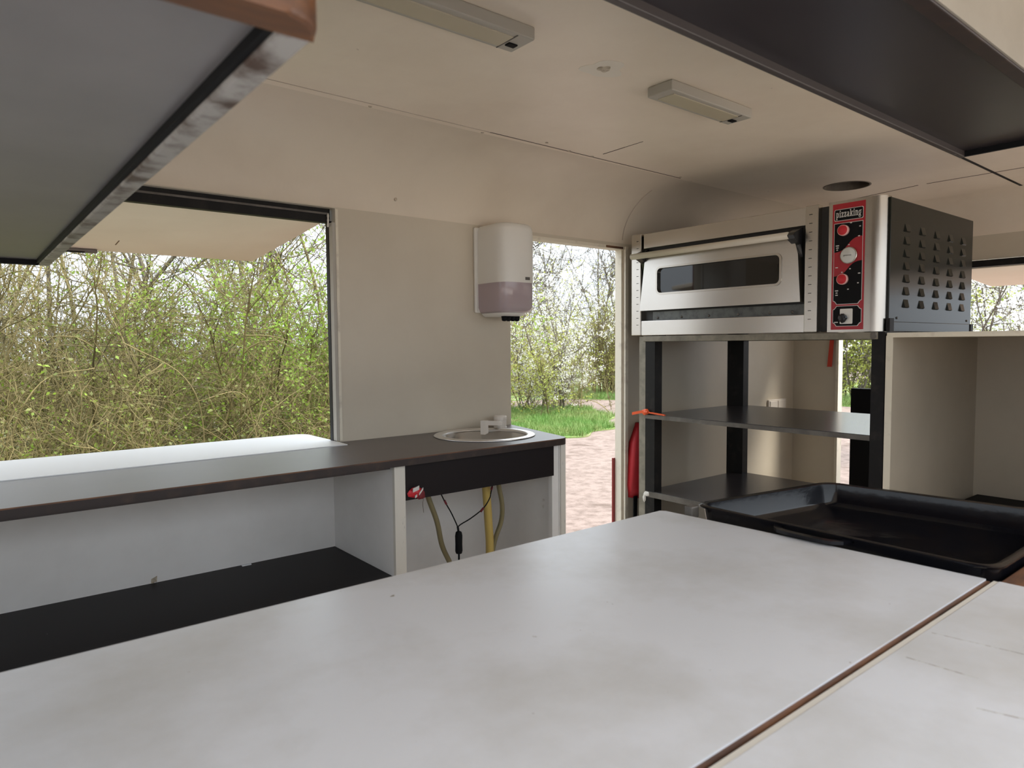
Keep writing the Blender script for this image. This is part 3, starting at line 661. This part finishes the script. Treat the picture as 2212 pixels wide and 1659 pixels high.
wave_b = [(i / 12, .425 + .115 / (1 + math.exp(-(i / 12 - .5) * 9))) for i in range(13)]
plate('red_wave', [(.07 + .86 * u, v) for u, v in wave_t] + [(.07 + .86 * u, v) for u, v in wave_b][::-1], 'red', .0020, .0024, panel)
def disc(name, u, v, r, h0, h1, m, parent, n=28): 
    y, z = pu(u, v)
    return lathe(name, [(r, -h0), (r, -h1 + .001), (r * .93, -h1)], (PX, y, z), m, parent, n, axis='X')
for v in (.785, .400):
    kn = disc('knob', .37, v, .0205, .002, .016, 'pink', ov)
    disc('knob_face', .37, v, .0182, .016, .0172, 'red_knob', kn)
dl = disc('thermometer', .54, .585, .0315, .002, .010, 'steel', ov)
disc('dial_face', .54, .585, .0285, .010, .0108, 'dial', dl)
y0, z0 = pu(.54, .585)
boxes('needle', [((PX - .0115, y0 - .012, z0 - .0006), (PX - .0108, y0 + .016, z0 + .0009)), ((PX - .0115, y0 + .0155, z0 - .004), (PX - .0108, y0 + .0168, z0 + .002))], 'black', dl)
sw = prism('rocker_switch', rrect(*pu(.68, .045), *pu(.30, .165), .003, 3)[::1], 0, PX - .006, PX - .002, 'white_plastic', ov)
lump('switch_knob', (PX - .012, pu(.42, .09)[0], pu(.42, .09)[1]), .017, 'black_gloss', sw, 20, squash=(.6, 1.0, 1.15))
marks = [(.55, .835, .06), (.83, .80, .05), (.80, .725, .06), (.50, .665, .05), (.12, .665, .10), (.13, .648, .08), (.14, .632, .05), (.55, .475, .05), (.82, .435, .07), (.80, .36, .05), (.50, .315, .05), (.12, .307, .10), (.14, .290, .06), (.13, .272, .08), (.11, .055, .12), (.12, .492, .08), (.3, .452, .05)]
for u, v, w in marks: plate('print_mark', [(u, v), (u + w, v), (u + w, v + .008), (u, v + .008)], 'print_white', .0024, .0027, panel)
# the word on the panel, slab-serif strokes
def word():
    bm = bmesh.new()
    S = .20  # stem
    def q(*p): return list(p)
    def bar(x0, y0, x1, y1): return [(x0, y0), (x1, y0), (x1, y1), (x0, y1)]
    G = {}
    bowl = lambda cx, cy, ro, ri, a0, a1: [(cx + ro[0] * math.cos(math.radians(a)), cy + ro[1] * math.sin(math.radians(a))) for a in np.linspace(a0, a1, 12)] + [(cx + ri[0] * math.cos(math.radians(a)), cy + ri[1] * math.sin(math.radians(a))) for a in np.linspace(a1, a0, 12)]
    G['p'] = (.80, [bar(.10, -.45, .30, 1), bar(0, -.45, .42, -.34), bar(0, .9, .2, 1), bowl(.42, .5, (.36, .52), (.17, .36), -120, 120)])
    G['i'] = (.44, [bar(.12, 0, .33, 1), bar(.0, 0, .44, .12), bar(.0, .88, .2, 1), bar(.11, 1.14, .34, 1.38)])
    G['z'] = (.66, [bar(.02, .84, .62, 1), bar(.02, 0, .64, .16), [(.02, .10), (.26, .10), (.62, .90), (.38, .90)], bar(.02, .7, .12, .9), bar(.53, .1, .64, .32)])
    G['a'] = (.72, [bowl(.3, .3, (.3, .32), (.12, .18), 30, 330), bar(.40, 0, .58, .75), bowl(.32, .70, (.26, .30), (.10, .14), 0, 160), bar(.5, 0, .72, .12)])
    G['k'] = (.80, [bar(.10, 0, .30, 1.4), bar(0, 0, .40, .12), bar(0, 1.28, .2, 1.4), [(.28, .42), (.48, .42), (.72, .95), (.52, .95)], [(.34, .52), (.52, .60), (.76, .06), (.54, .06)], bar(.46, 0, .82, .12), bar(.44, .88, .80, 1)])
    G['n'] = (.80, [bar(.10, 0, .30, 1), bar(0, 0, .38, .12), bar(0, .88, .2, 1), bar(.52, 0, .71, .70), bar(.44, 0, .8, .12), bowl(.46, .66, (.25, .36), (.08, .18), 0, 150)])
    G['g'] = (.78, [bowl(.34, .56, (.32, .44), (.14, .28), 0, 360), bar(.5, .88, .78, 1), bowl(.34, -.18, (.34, .28), (.18, .14), 0, 360), bar(.08, .02, .5, .14)])
    x = 0; polys = []
    for ch in 'pizzaking':
        w, pl = G[ch]
        for p in pl: polys.append([(x + a, b) for a, b in p])
        x += w + .07
    W = x; u0, u1, v0, v1 = .11, .90, .873, .947
    for i, p in enumerate(polys):
        pts = [pu(u0 + (u1 - u0) * a / W, v0 + (v1 - v0) * (b + .47) / 1.9) for a, b in p]
        h = .0024 + (i % 5) * .00003
        try:
            f0 = [bm.verts.new((PX - h, y, z)) for y, z in pts]; bm.faces.new(f0)
        except ValueError: pass
    bmesh.ops.triangulate(bm, faces=bm.faces)
    return frombm('maker_name', bm, 'print_white', panel)
word()
# side louvres (shared mesh) and base rail
def louvre_mesh():
    bm = bmesh.new(); w, h, d = .042, .032, .007
    vs = [bm.verts.new(p) for p in ((-w / 2, 0, -h / 2), (w / 2, 0, -h / 2), (w / 2 - .002, -d, -h / 2 + .003), (-w / 2 + .002, -d, -h / 2 + .003), (-w / 2, 0, h / 2), (w / 2, 0, h / 2))]
    for f in ((0, 1, 2, 3), (3, 2, 5, 4), (0, 3, 4), (1, 5, 2), (0, 4, 5, 1)): bm.faces.new([vs[i] for i in f])
    bmesh.ops.recalc_face_normals(bm, faces=bm.faces)
    me = bpy.data.meshes.new('louvre'); bm.to_mesh(me); bm.free(); me.materials.append(M['oven_side']); return me
LM = louvre_mesh()
for i in range(5):
    for j in range(7):
        o = bpy.data.objects.new('louvre', LM); COL.objects.link(o); o.parent = ov
        o.location = Vector((2.825 + i * .145, 1.105, 1.402 + j * .0475)) - WL[ov]
box('base_rail', (XO + .05, 1.098, 1.2955), (3.49, 1.106, 1.333), 'oven_side', ov, bev=.002)
box('rail_end', (3.492, 1.095, 1.2955), (3.522, 1.106, 1.333), 'black_steel', ov)
box('rail_end', (XO + .02, 1.096, 1.2955), (XO + .055, 1.108, 1.345), 'black_steel', ov)
for x in (2.75, 3.47): lathe('screw', [(.005, 0), (.004, -.003)], (x, 1.105, 1.347), 'rack_steel', ov, 10, axis='Y')

# ------------------------------------------------------------------ open white cabinet right of the rack
cab = thing('open_cabinet', 'open fronted white cabinet standing right of the oven rack', 'cabinet', (3.05, .6, 0))
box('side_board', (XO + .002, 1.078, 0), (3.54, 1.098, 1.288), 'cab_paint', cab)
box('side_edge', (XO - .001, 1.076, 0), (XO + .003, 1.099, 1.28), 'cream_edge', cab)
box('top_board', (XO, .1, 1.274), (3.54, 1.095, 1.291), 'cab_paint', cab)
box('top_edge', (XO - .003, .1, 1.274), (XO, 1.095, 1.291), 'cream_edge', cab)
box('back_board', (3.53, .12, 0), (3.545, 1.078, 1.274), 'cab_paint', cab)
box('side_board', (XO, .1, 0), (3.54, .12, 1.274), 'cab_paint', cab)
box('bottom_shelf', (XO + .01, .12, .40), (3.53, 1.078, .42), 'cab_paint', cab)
bx = thing('storage_box', 'low black box standing inside the open white cabinet', 'box', (3.4, .75, .42))
box('box_body', (3.28, .45, .42), (3.50, 1.05, .565), 'black', bx, bev=.004)
box('box_lid', (3.275, .445, .565), (3.505, 1.055, .580), 'black', bx, bev=.003)

# items on the left wall by the rack and at the end door
sc = thing('wall_socket', 'double beige switch socket on the wall behind the rack', 'socket', (4.15, 2.395, .79))
box('socket_frame', (4.05, YW - .014, .79), (4.26, YW - .0005, .890), 'offwhite_plastic', sc, bev=.004)
box('rocker', (4.062, YW - .019, .80), (4.150, YW - .013, .880), 'offwhite_plastic', sc, bev=.002)
box('rocker', (4.158, YW - .019, .80), (4.248, YW - .013, .880), 'offwhite_plastic', sc, bev=.002)
bm = bmesh.new(); addprism(bm, [(2.165, 1.10), (2.135, 1.10), (2.12, 1.34), (2.145, 1.34)], 0, XEND - .012, XEND - .009)
tag(frombm('ribbon', bm, 'red_ribbon'), 'red ribbon hanging by the far door opening behind the rack', 'ribbon')
fb = thing('fire_blanket', 'red fire blanket pouch hanging on the wall beside the rack', 'fire blanket', (2.79, 2.35, .45))
bm = bmesh.new()
prof = [(2.715, .455, .02), (2.705, .52, .055), (2.712, .66, .065), (2.722, .745, .06), (2.752, .80, .045), (2.775, .845, .02)]
L = []
for x, z, t in prof:
    xr = 2.90 if z < .74 else 2.90 - (z - .74) * .5
    xm = x + (xr - x) * .35
    L.append([bm.verts.new(p) for p in ((x, YW - .004, z), (x + .004, YW - t * .8, z), (xm, YW - t, z - .012), (xr - .01, YW - t * .75, z - .015), (xr, YW - .004, z - .005))])
for a, b in zip(L, L[1:]):
    for i in range(4): bm.faces.new((a[i], a[i + 1], b[i + 1], b[i]))
    bm.faces.new((a[4], a[0], b[0], b[4]))
bm.faces.new(L[0]); bm.faces.new(L[-1][::-1])
pouch = frombm('pouch', bm, 'red_cloth', fb, True); pouch.data.materials.append(M['darkred_cloth'])
for p in pouch.data.polygons:
    if p.center.x + WL[fb].x > 2.79: p.material_index = 1
rg = np.random.default_rng(5)
for i in range(9):
    z = .52 + i * .03; x = 2.79 + rg.uniform(0, .02)
    box('print_mark', (x, YW - .062 - .001, z), (x + rg.uniform(.012, .03), YW - .058, z + rg.uniform(.004, .012)), 'print_white', pouch)
bm = bmesh.new(); addprism(bm, [(2.735, .46), (2.762, .46), (2.757, .30), (2.745, .22), (2.735, .30)], 1, YW - .03, YW - .024); frombm('pull_tape', bm, 'black', fb)
tube('hang_loop', [(2.83, YW - .01, .80), (2.84, YW - .012, .86), (2.845, YW - .004, .875)], .003, 'black', fb, 6)

# ------------------------------------------------------------------ ceiling lamps
def lamp(x0, x1, y0, y1, label):
    t = thing('ceiling_lamp', label, 'lamp', ((x0 + x1) / 2, (y0 + y1) / 2, 1.99), 'strip lamps on the ceiling')
    box('housing', (x0, y0, 1.998), (x1, y1, CEIL), 'lamp_grey', t, bev=.004)
    box('diffuser', (x0 + .03, y0 + .016, 1.9955), (x1 - .055, y1 - .016, 1.9990), 'lamp_lens', t, bev=.001)
    box('switch', (x1 - .045, y0 + .045, 1.9945), (x1 - .018, y0 + .063, 1.9985), 'black', t, bev=.001)
    box('end_cap', (x1 - .053, y0 + .004, 1.9965), (x1 - .05, y1 - .004, 1.9985), 'rack_steel', t)
lamp(.655, 1.134, 1.300, 1.392, 'grey strip lamp on the ceiling nearest the camera'); lamp(1.662, 2.080, 1.300, 1.392, 'grey strip lamp on the ceiling nearer the oven')

# ------------------------------------------------------------------ overhead hoods
def hood_left():
    z = 1.46; x1 = .193; x0 = -1.05; y0 = .413; y1 = 2.04
    t = thing('overhead_hood', 'dark overhead hood with wooden rim hanging above the table end', 'hood', (x0 / 2, 1.2, z))
    box('bottom_panel', (x0 + .02, y0 + .02, z + .012), (x1 - .02, y1 - .02, z + .026), 'hood_panel', t)
    box('side_rim', (x1 - .022, y0 + .03, z), (x1, y1, z + .035), 'chipped', t, bev=.003)
    box('rim_gap', (x1 - .028, y0 + .03, z + .004), (x1 - .022, y1 - .02, z + .014), 'black', t)
    box('end_rim', (x0, y1 - .02, z), (x1 - .022, y1, z + .035), 'black', t, bev=.002)
    prism('front_rim', [(x0, y0), (x1 - .03, y0)] + [(x1 - .03 + .03 * math.sin(math.radians(a)), y0 + .03 - .03 * math.cos(math.radians(a))) for a in range(15, 91, 15)] + [(x1, y0 + .034), (x0, y0 + .034)], 2, z - .001, z + .06, 'wood_round', t, bev=.004)
    boxes('carcass', [((x0, y0 + .03, z + .03), (x0 + .02, y1, CEIL)), ((x1 - .02, y0 + .035, z + .034), (x1 - .002, y1, CEIL)), ((x0, y1 - .018, z + .034), (x1 - .002, y1 - .002, CEIL)), ((x0, y0 + .004, z + .06), (x1 - .012, y0 + .024, CEIL))], 'wood_round', t)
hood_left()
def hood_right():
    z = 1.71; x0 = .30; x1 = 1.955; y0 = .379; y1 = .648
    t = thing('overhead_hood', 'long dark overhead box with chipped rim along the upper right ceiling', 'hood', (1.1, .5, z))
    box('bottom_panel', (x0, y0 + .015, z + .014), (x1 - .01, y1 - .01, z + .026), 'hood_dark', t)
    box('side_rim', (x0, y1 - .013, z), (x1, y1, z + .03), 'dark_rim', t, bev=.002)
    box('near_rim', (x0, y0, z), (x1, y0 + .024, z + .03), 'dark_edge', t, bev=.002)
    box('end_rim', (x1 - .008, y0 + .02, z + .001), (x1, y1 - .012, z + .03), 'black', t)
    box('near_edge', (x0, y0 - .003, z + .004), (x1, y0, z + .03), 'hood_cream_dim', t)
    boxes('carcass', [((x0, y1 - .012, z + .03), (x1, y1 - .001, CEIL)), ((x1 - .012, y0 + .002, z + .03), (x1 - .001, y1 - .005, CEIL)), ((x0, y0, z + .03), (x0 + .012, y1, CEIL)), ((x0, y0 + .001, z + .034), (x1, y0 + .014, CEIL))], 'hood_cream_dim', t)
hood_right()

# ------------------------------------------------------------------ vegetation outside
def nrm_(v): return v / np.maximum(np.linalg.norm(v, axis=-1, keepdims=True), 1e-9)
def grow_curves(rg, start, d, length, S, wob, up):
    N = len(start); P = np.empty((N, S + 1, 3)); P[:, 0] = start; d = nrm_(d.copy())
    bend = rg.normal(0, wob * .5, (N, 3))
    for s in range(S):
        d = nrm_(d + rg.normal(0, wob, (N, 3)) * .6 + bend + np.array([0, 0, up]))
        P[:, s + 1] = P[:, s] + d * (length / S)[:, None]
    return P
def tubes_np(P, r0, r1, sides=3):
    N, S, _ = P.shape
    T = np.gradient(P, axis=1); T = nrm_(T)
    ref = np.where(np.abs(T[..., 2:3]) > .9, np.array([1., 0, 0]), np.array([0, 0, 1.]))
    U = nrm_(np.cross(T, ref)); V = np.cross(T, U)
    t = np.linspace(0, 1, S)[None, :, None]; R = (r0[:, None, None] * (1 - t) + r1[:, None, None] * t)
    rings = [P + R * (U * math.cos(2 * math.pi * k / sides) + V * math.sin(2 * math.pi * k / sides)) for k in range(sides)]
    verts = np.stack(rings, 2).reshape(-1, 3)
    idx = np.arange(N * S * sides).reshape(N, S, sides)
    F = []
    for k in range(sides):
        j = (k + 1) % sides
        F.append(np.stack([idx[:, :-1, k], idx[:, :-1, j], idx[:, 1:, j], idx[:, 1:, k]], -1).reshape(-1, 4))
    return verts, np.concatenate(F)
def cat(parts):
    v, f, o = [], [], 0
    for a, b in parts: v.append(a); f.append(b + o); o += len(a)
    return np.concatenate(v), np.concatenate(f)
def pick(rg, P, n, lo=.15):
    N, S, _ = P.shape; i = rg.integers(0, N, n); t = rg.uniform(lo, 1, n) * (S - 1); k = np.minimum(t.astype(int), S - 2); fr = (t - k)[:, None]
    a, b = P[i, k], P[i, k + 1]; return a * (1 - fr) + b * fr, nrm_(b - a)
def leaves_np(rg, pos, size):
    n = len(pos); d = nrm_(rg.normal(0, 1, (n, 3))); s = nrm_(np.cross(d, rg.normal(0, 1, (n, 3))))
    L = size * rg.uniform(.6, 1.3, (n, 1)); c = pos + rg.normal(0, size * .5, (n, 3))
    v = np.stack([c - d * L * .5, c + s * L * .32 - d * L * .05, c + d * L * .5, c - s * L * .32 - d * L * .05], 1).reshape(-1, 3)
    return v, np.arange(n * 4).reshape(n, 4)
def plant(name, label, cat_, base, seed, n0=8, n1=80, n2=500, h=3.0, lean=.35, r=.018, nleaf=0, leaf=.035, lm='leaf', tm='twig', nb=0, group=None, spread=.3, wob=.22, l1=.5, l2=.22, leaf_lo=.15, trunk=False, up=.05, lo1=.18):
    rg = np.random.default_rng(seed); b = np.array(base, float)
    st = b + np.c_[rg.normal(0, spread, (n0, 2)), np.zeros(n0)]
    d0 = np.c_[rg.normal(0, lean, (n0, 2)), np.ones(n0)]
    P0 = grow_curves(rg, st, d0, h * rg.uniform(.75, 1.15, n0), 9, wob * .5, .06)
    s1, t1 = pick(rg, P0, n1, lo1 if not trunk else .4)
    P1 = grow_curves(rg, s1, t1 * .6 + rg.normal(0, .55, (n1, 3)), h * l1 * rg.uniform(.5, 1.2, n1), 7, wob, up)
    s2, t2 = pick(rg, P1, n2, .1)
    P2 = grow_curves(rg, s2, t2 * .5 + rg.normal(0, .6, (n2, 3)), h * l2 * rg.uniform(.5, 1.3, n2), 4, wob * 1.1, up * .5)
    P0, P1, P2 = [Q[~((Q[..., 1] < 3.5) & (Q[..., 0] < 5.3)).any(1)] for Q in (P0, P1, P2)]
    n0, n1, n2 = len(P0), len(P1), len(P2)
    t = thing(name, label, cat_, tuple(base), group)
    one = np.ones
    v, f = cat([tubes_np(P0, r * rg.uniform(.7, 1.3, n0), r * .35 * one(n0), 5), tubes_np(P1, r * .42 * rg.uniform(.6, 1.2, n1), r * .15 * one(n1), 3), tubes_np(P2, r * .2 * rg.uniform(.7, 1.2, n2), r * .1 * one(n2), 3)])
    link('branches', npmesh('branches', v, f), tm, t)['kind'] = 'stuff'
    if nleaf:
        p, _ = pick(rg, P2, nleaf, leaf_lo)
        v, f = leaves_np(rg, p, leaf); link('foliage', npmesh('foliage', v, f), lm, t)['kind'] = 'stuff'
    if nb:
        cl, _ = pick(rg, P2, nb // 8, .1)
        p = np.repeat(cl, 8, 0) + rg.normal(0, .035, (nb // 8 * 8, 3))
        v, f = leaves_np(rg, p, .038); link('blossom', npmesh('blossom', v, f), 'blossom', t)['kind'] = 'stuff'
    return t
G = -.45
ORD = ['first', 'second', 'third', 'fourth', 'fifth', 'sixth', 'seventh', 'eighth']
TH = 'bare thicket shrubs beyond the serving window'
row = [(-.5, 7.6), (.45, 8.3), (1.35, 7.5), (2.3, 8.2), (3.2, 7.6), (4.1, 8.3)]
lab = ['brown bare shrub at the left edge of the serving window', 'brown tangled shrub second from the left in the serving window', 'olive twiggy shrub left of the middle of the serving window', 'olive twiggy shrub at the middle of the serving window',
       'green budding shrub right of the middle of the serving window', 'bright green budding shrub near the right window jamb']
for i, (x, y) in enumerate(row):
    g = i / 5
    plant('thicket_shrub', lab[i], 'shrub', (x, y, G), 100 + i, n0=16, n1=230, n2=1800, h=2.45, lean=.22, r=.014, nleaf=int(600 + 15000 * g ** 1.4), leaf=.036, lm='leaf' if i > 2 else 'leaf_dull', tm='twig_pale' if i % 2 else 'twig', spread=.45, wob=.24, l1=.42, l2=.15, group=TH)
row2 = [(-.5, 10.2), (.9, 9.9), (2.2, 10.4), (3.5, 10.0), (4.7, 10.6), (5.8, 11.6)]
for i, (x, y) in enumerate(row2):
    plant('thicket_tree', ORD[i] + ' bare thin tree from the left behind the window shrubs', 'tree', (x, y, G), 200 + i, n0=5, n1=70, n2=420, h=5.6, lean=.08, r=.034, nleaf=int(100 + 260 * i), leaf=.05, lm='leaf_dull' if i < 3 else 'leaf', tm='bark' if i % 2 else 'twig', spread=.6, wob=.16, l1=.30, l2=.12, group='bare trees behind the thicket', up=.1)
for i in range(6):
    plant('low_shrub', ORD[i] + ' low undergrowth bush from the left at the thicket foot', 'shrub', (-.3 + i * .85, 6.7 + .35 * (i % 2), G), 300 + i, n0=18, n1=260, n2=1300, h=1.35, lean=.5, r=.009, nleaf=2200, leaf=.034, lm='leaf_dull' if i % 3 else 'leaf', tm='twig_pale', spread=.5, wob=.3, l1=.6, l2=.25, group='undergrowth bushes below the window')
for i in range(7):
    plant('hedge_shrub', ORD[i] + ' dense distant shrub from the left behind the thicket', 'shrub', (-1.2 + i * 1.45, 13.6 + (i % 3) * .7, G), 330 + i, n0=20, n1=220, n2=1300, h=1.8, lean=.35, r=.02, nleaf=2600, leaf=.08, lm='leaf_dull', tm='twig', spread=.9, wob=.25, l1=.45, l2=.18, group='distant shrubs behind the thicket')
# long arching pale stems in front of the thicket
for i, pts in enumerate([[(.8, 6.5, -.4), (.95, 6.4, .4), (1.12, 6.3, .9), (1.35, 6.3, 1.12)], [(1.6, 6.4, -.4), (1.66, 6.3, .5), (1.5, 6.2, 1.0), (1.05, 6.2, 1.3)], [(2.3, 6.4, -.4), (2.1, 6.3, .5), (1.95, 6.2, .85), (1.6, 6.2, .8)], [(.35, 6.4, -.4), (.30, 6.3, .5), (.5, 6.2, 1.0), (.85, 6.2, 1.1)]]):
    tag(tube('bramble_stem', pts, [.007] * 6 + [.006] * 6 + [.004] * 8, 'twig_pale', None, 6), 'pale arching bramble stem in front of the thicket, ' + ORD[[1, 2, 3, 0][i]] + ' from the left', 'stem', 'arching bramble stems')
# seen through the side door
plant('blossom_bush', 'white blossoming bush left of the path through the side door', 'shrub', (11.6, 13.4, G), 401, n0=14, n1=170, n2=1300, h=3.5, lean=.33, r=.022, nleaf=2200, leaf=.055, lm='leaf_yellow', tm='bark', nb=15000, spread=.5, wob=.2, l1=.4, l2=.16, lo1=.05)
plant('willow_bush', 'multi stemmed yellow green bush right of the blossom bush', 'shrub', (16.4, 15.2, G), 402, n0=60, n1=330, n2=1400, h=3.0, lean=.22, r=.018, nleaf=4200, leaf=.05, lm='leaf_yellow', tm='twig', spread=.28, wob=.10, l1=.45, l2=.16, lo1=.1)
plant('green_bush', 'yellow green bush beside the left door jamb', 'shrub', (9.9, 12.8, G), 403, n0=18, n1=190, n2=1300, h=1.9, lean=.4, r=.014, nleaf=6000, leaf=.05, lm='leaf_yellow', tm='twig', spread=.5, wob=.22, l1=.45, l2=.2, nb=700, lo1=.03)
plant('low_bush', 'low dry brown bush at the foot of the blossom bush', 'shrub', (12.6, 13.3, G), 404, n0=22, n1=190, n2=1300, h=1.1, lean=.5, r=.012, nleaf=1500, leaf=.04, lm='leaf_dull', tm='twig_pale', spread=.5, wob=.22, l1=.5, l2=.25, lo1=.0)
for i, (x, y, h) in enumerate(((18.6, 21.6, 7.2), (21.5, 20.2, 9.0), (17.2, 20.8, 5.0), (24.4, 23.5, 7.0), (26.0, 23.3, 8.0), (22.6, 24.6, 6.0))):
    plant('bare_tree', ['slim bare tree left in the side door view', 'slim bare tree with straight trunk at the right in the side door view', 'far bare tree at the left above the door view bushes', 'far bare tree behind the straight trunk', 'far bare tree at the right edge of the door view', 'far bare tree in the middle of the door view'][i], 'tree', (x, y, G), 410 + i, n0=1 if i < 2 else 3, n1=60, n2=520, h=h, lean=.05, r=.09 if i < 2 else .05, nleaf=150, leaf=.08, lm='leaf_yellow', tm='bark', spread=.15, wob=.14, l1=.28, l2=.10, trunk=True, group='bare trees beyond the side door', up=.12)
for i, (x, y) in enumerate(((14.0, 18.0), (15.5, 19.2), (17.6, 19.6), (19.7, 19.0), (21.6, 18.5), (23.5, 17.8))):
    plant('back_shrub', ORD[i] + ' pale background shrub from the left in the door view', 'shrub', (x, y, G), 430 + i, n0=22, n1=200, n2=1200, h=2.5, lean=.3, r=.02, nleaf=2600, leaf=.08, lm='leaf_yellow', tm='twig_pale', spread=.9, wob=.2, l1=.42, l2=.17, group='background shrubs beyond the side door', lo1=.03)
# seen through the far end openings
for i, (x, y) in enumerate(((20.6, 11.2), (21.2, 9.9), (20.5, 8.4), (22.0, 7.2))):
    plant('verge_shrub', ORD[i] + ' fresh green shrub from the left beyond the far door', 'shrub', (x, y, G), 450 + i, n0=20, n1=170, n2=900, h=3.6, lean=.25, r=.025, nleaf=8500, leaf=.075, lm='leaf_yellow', tm='bark', spread=.7, wob=.2, l1=.4, l2=.17, group='green shrubs beyond the far door', lo1=.03)
for i, (x, y, h) in enumerate(((10.6, 2.5, 3.2), (11.6, 3.9, 3.1), (12.4, 2.2, 3.0))):
    plant('blossom_tree', ['white blossoming tree nearest in the far end window', 'white blossoming tree behind the oven in the far end window', 'white blossoming tree at the right of the far end window'][i], 'tree', (x, y, G), 460 + i, n0=7, n1=90, n2=600, h=h, lean=.3, r=.022, nleaf=300, leaf=.05, lm='leaf', tm='bark', nb=11000, spread=.4, wob=.2, l1=.42, l2=.17, group='blossom trees beyond the far window')
# turf and grass
def patch(name, pts, label, z, m, seed, n=64):
    o = prism(name, [tuple(p.xy) for p in spline([(*p, 0) for p in pts + [pts[0]]], 5)[:-1]], 2, G - .05, G + z, m)
    return tag(o, label, 'grass', kind='structure')
PG = [(8.2, 10.9), (8.2, 9.5), (8.9, 8.9), (9.6, 9.35), (10.3, 9.4), (10.9, 10.3), (11.9, 10.9), (12.2, 12.0), (12.9, 12.6), (11.9, 13.6), (10.4, 14.2), (8.6, 12.8)]
patch('grass_verge', PG, 'bright green grass patch outside the side door', .02, 'turf', 1)
patch('grass_verge', [(14.6, 15.6), (15.5, 14.2), (17.5, 13.6), (21, 14.2), (25, 16), (30, 30), (15, 32), (12, 18)], 'grass around the yellow green bush beyond the path', .015, 'turf', 2)
patch('grass_verge', [(18.0, 6), (18.3, 9.5), (18.6, 12.5), (30, 13), (30, 3), (19, 3)], 'grass strip in front of the shrubs beyond the far door', .015, 'turf', 3)
patch('leaf_litter', [(-8, 4.8), (2.6, 4.7), (4.4, 6.0), (6.3, 9.6), (8.3, 14), (11, 19), (10, 34), (-8, 34)], 'shaded leaf litter ground under the thicket', .01, 'earth', 4)
def blades(name, polys, n, h, seed, label):
    rg = np.random.default_rng(seed); pts = []
    P = np.array(polys); mn, mx = P.min(0), P.max(0)
    q = rg.uniform(mn, mx, (n * 2, 2)); x, y = q[:, 0], q[:, 1]; ins = np.zeros(len(q), bool); j = len(P) - 1
    for i in range(len(P)):
        c = ((P[i, 1] > y) != (P[j, 1] > y)) & (x < (P[j, 0] - P[i, 0]) * (y - P[i, 1]) / (P[j, 1] - P[i, 1] + 1e-12) + P[i, 0]); ins ^= c; j = i
    q = q[ins][:n]; k = len(q); b = np.c_[q, np.full(k, G)]
    tip = b + np.c_[rg.normal(0, h * .35, (k, 2)), h * rg.uniform(.4, 1.2, k)]; s = nrm_(np.c_[rg.normal(0, 1, (k, 2)), np.zeros(k)]) * .008
    v = np.stack([b - s, b + s, tip], 1).reshape(-1, 3)
    o = link(name, npmesh(name, v, np.arange(k * 3).reshape(k, 3)), 'blade'); tag(o, label, 'grass', kind='stuff')
blades('grass_blades', PG, 26000, .16, 1, 'upright grass blades on the patch outside the side door')
blades('grass_blades', [(18.0, 6), (18.3, 9.5), (18.6, 11.5), (20, 11.5), (20, 5)], 9000, .25, 2, 'grass blades in front of the shrubs beyond the far door')
blades('grass_blades', [(14.6, 15.6), (15.5, 14.2), (17.5, 13.8), (19, 15), (17, 17)], 9000, .22, 3, 'grass blades round the yellow green bush')
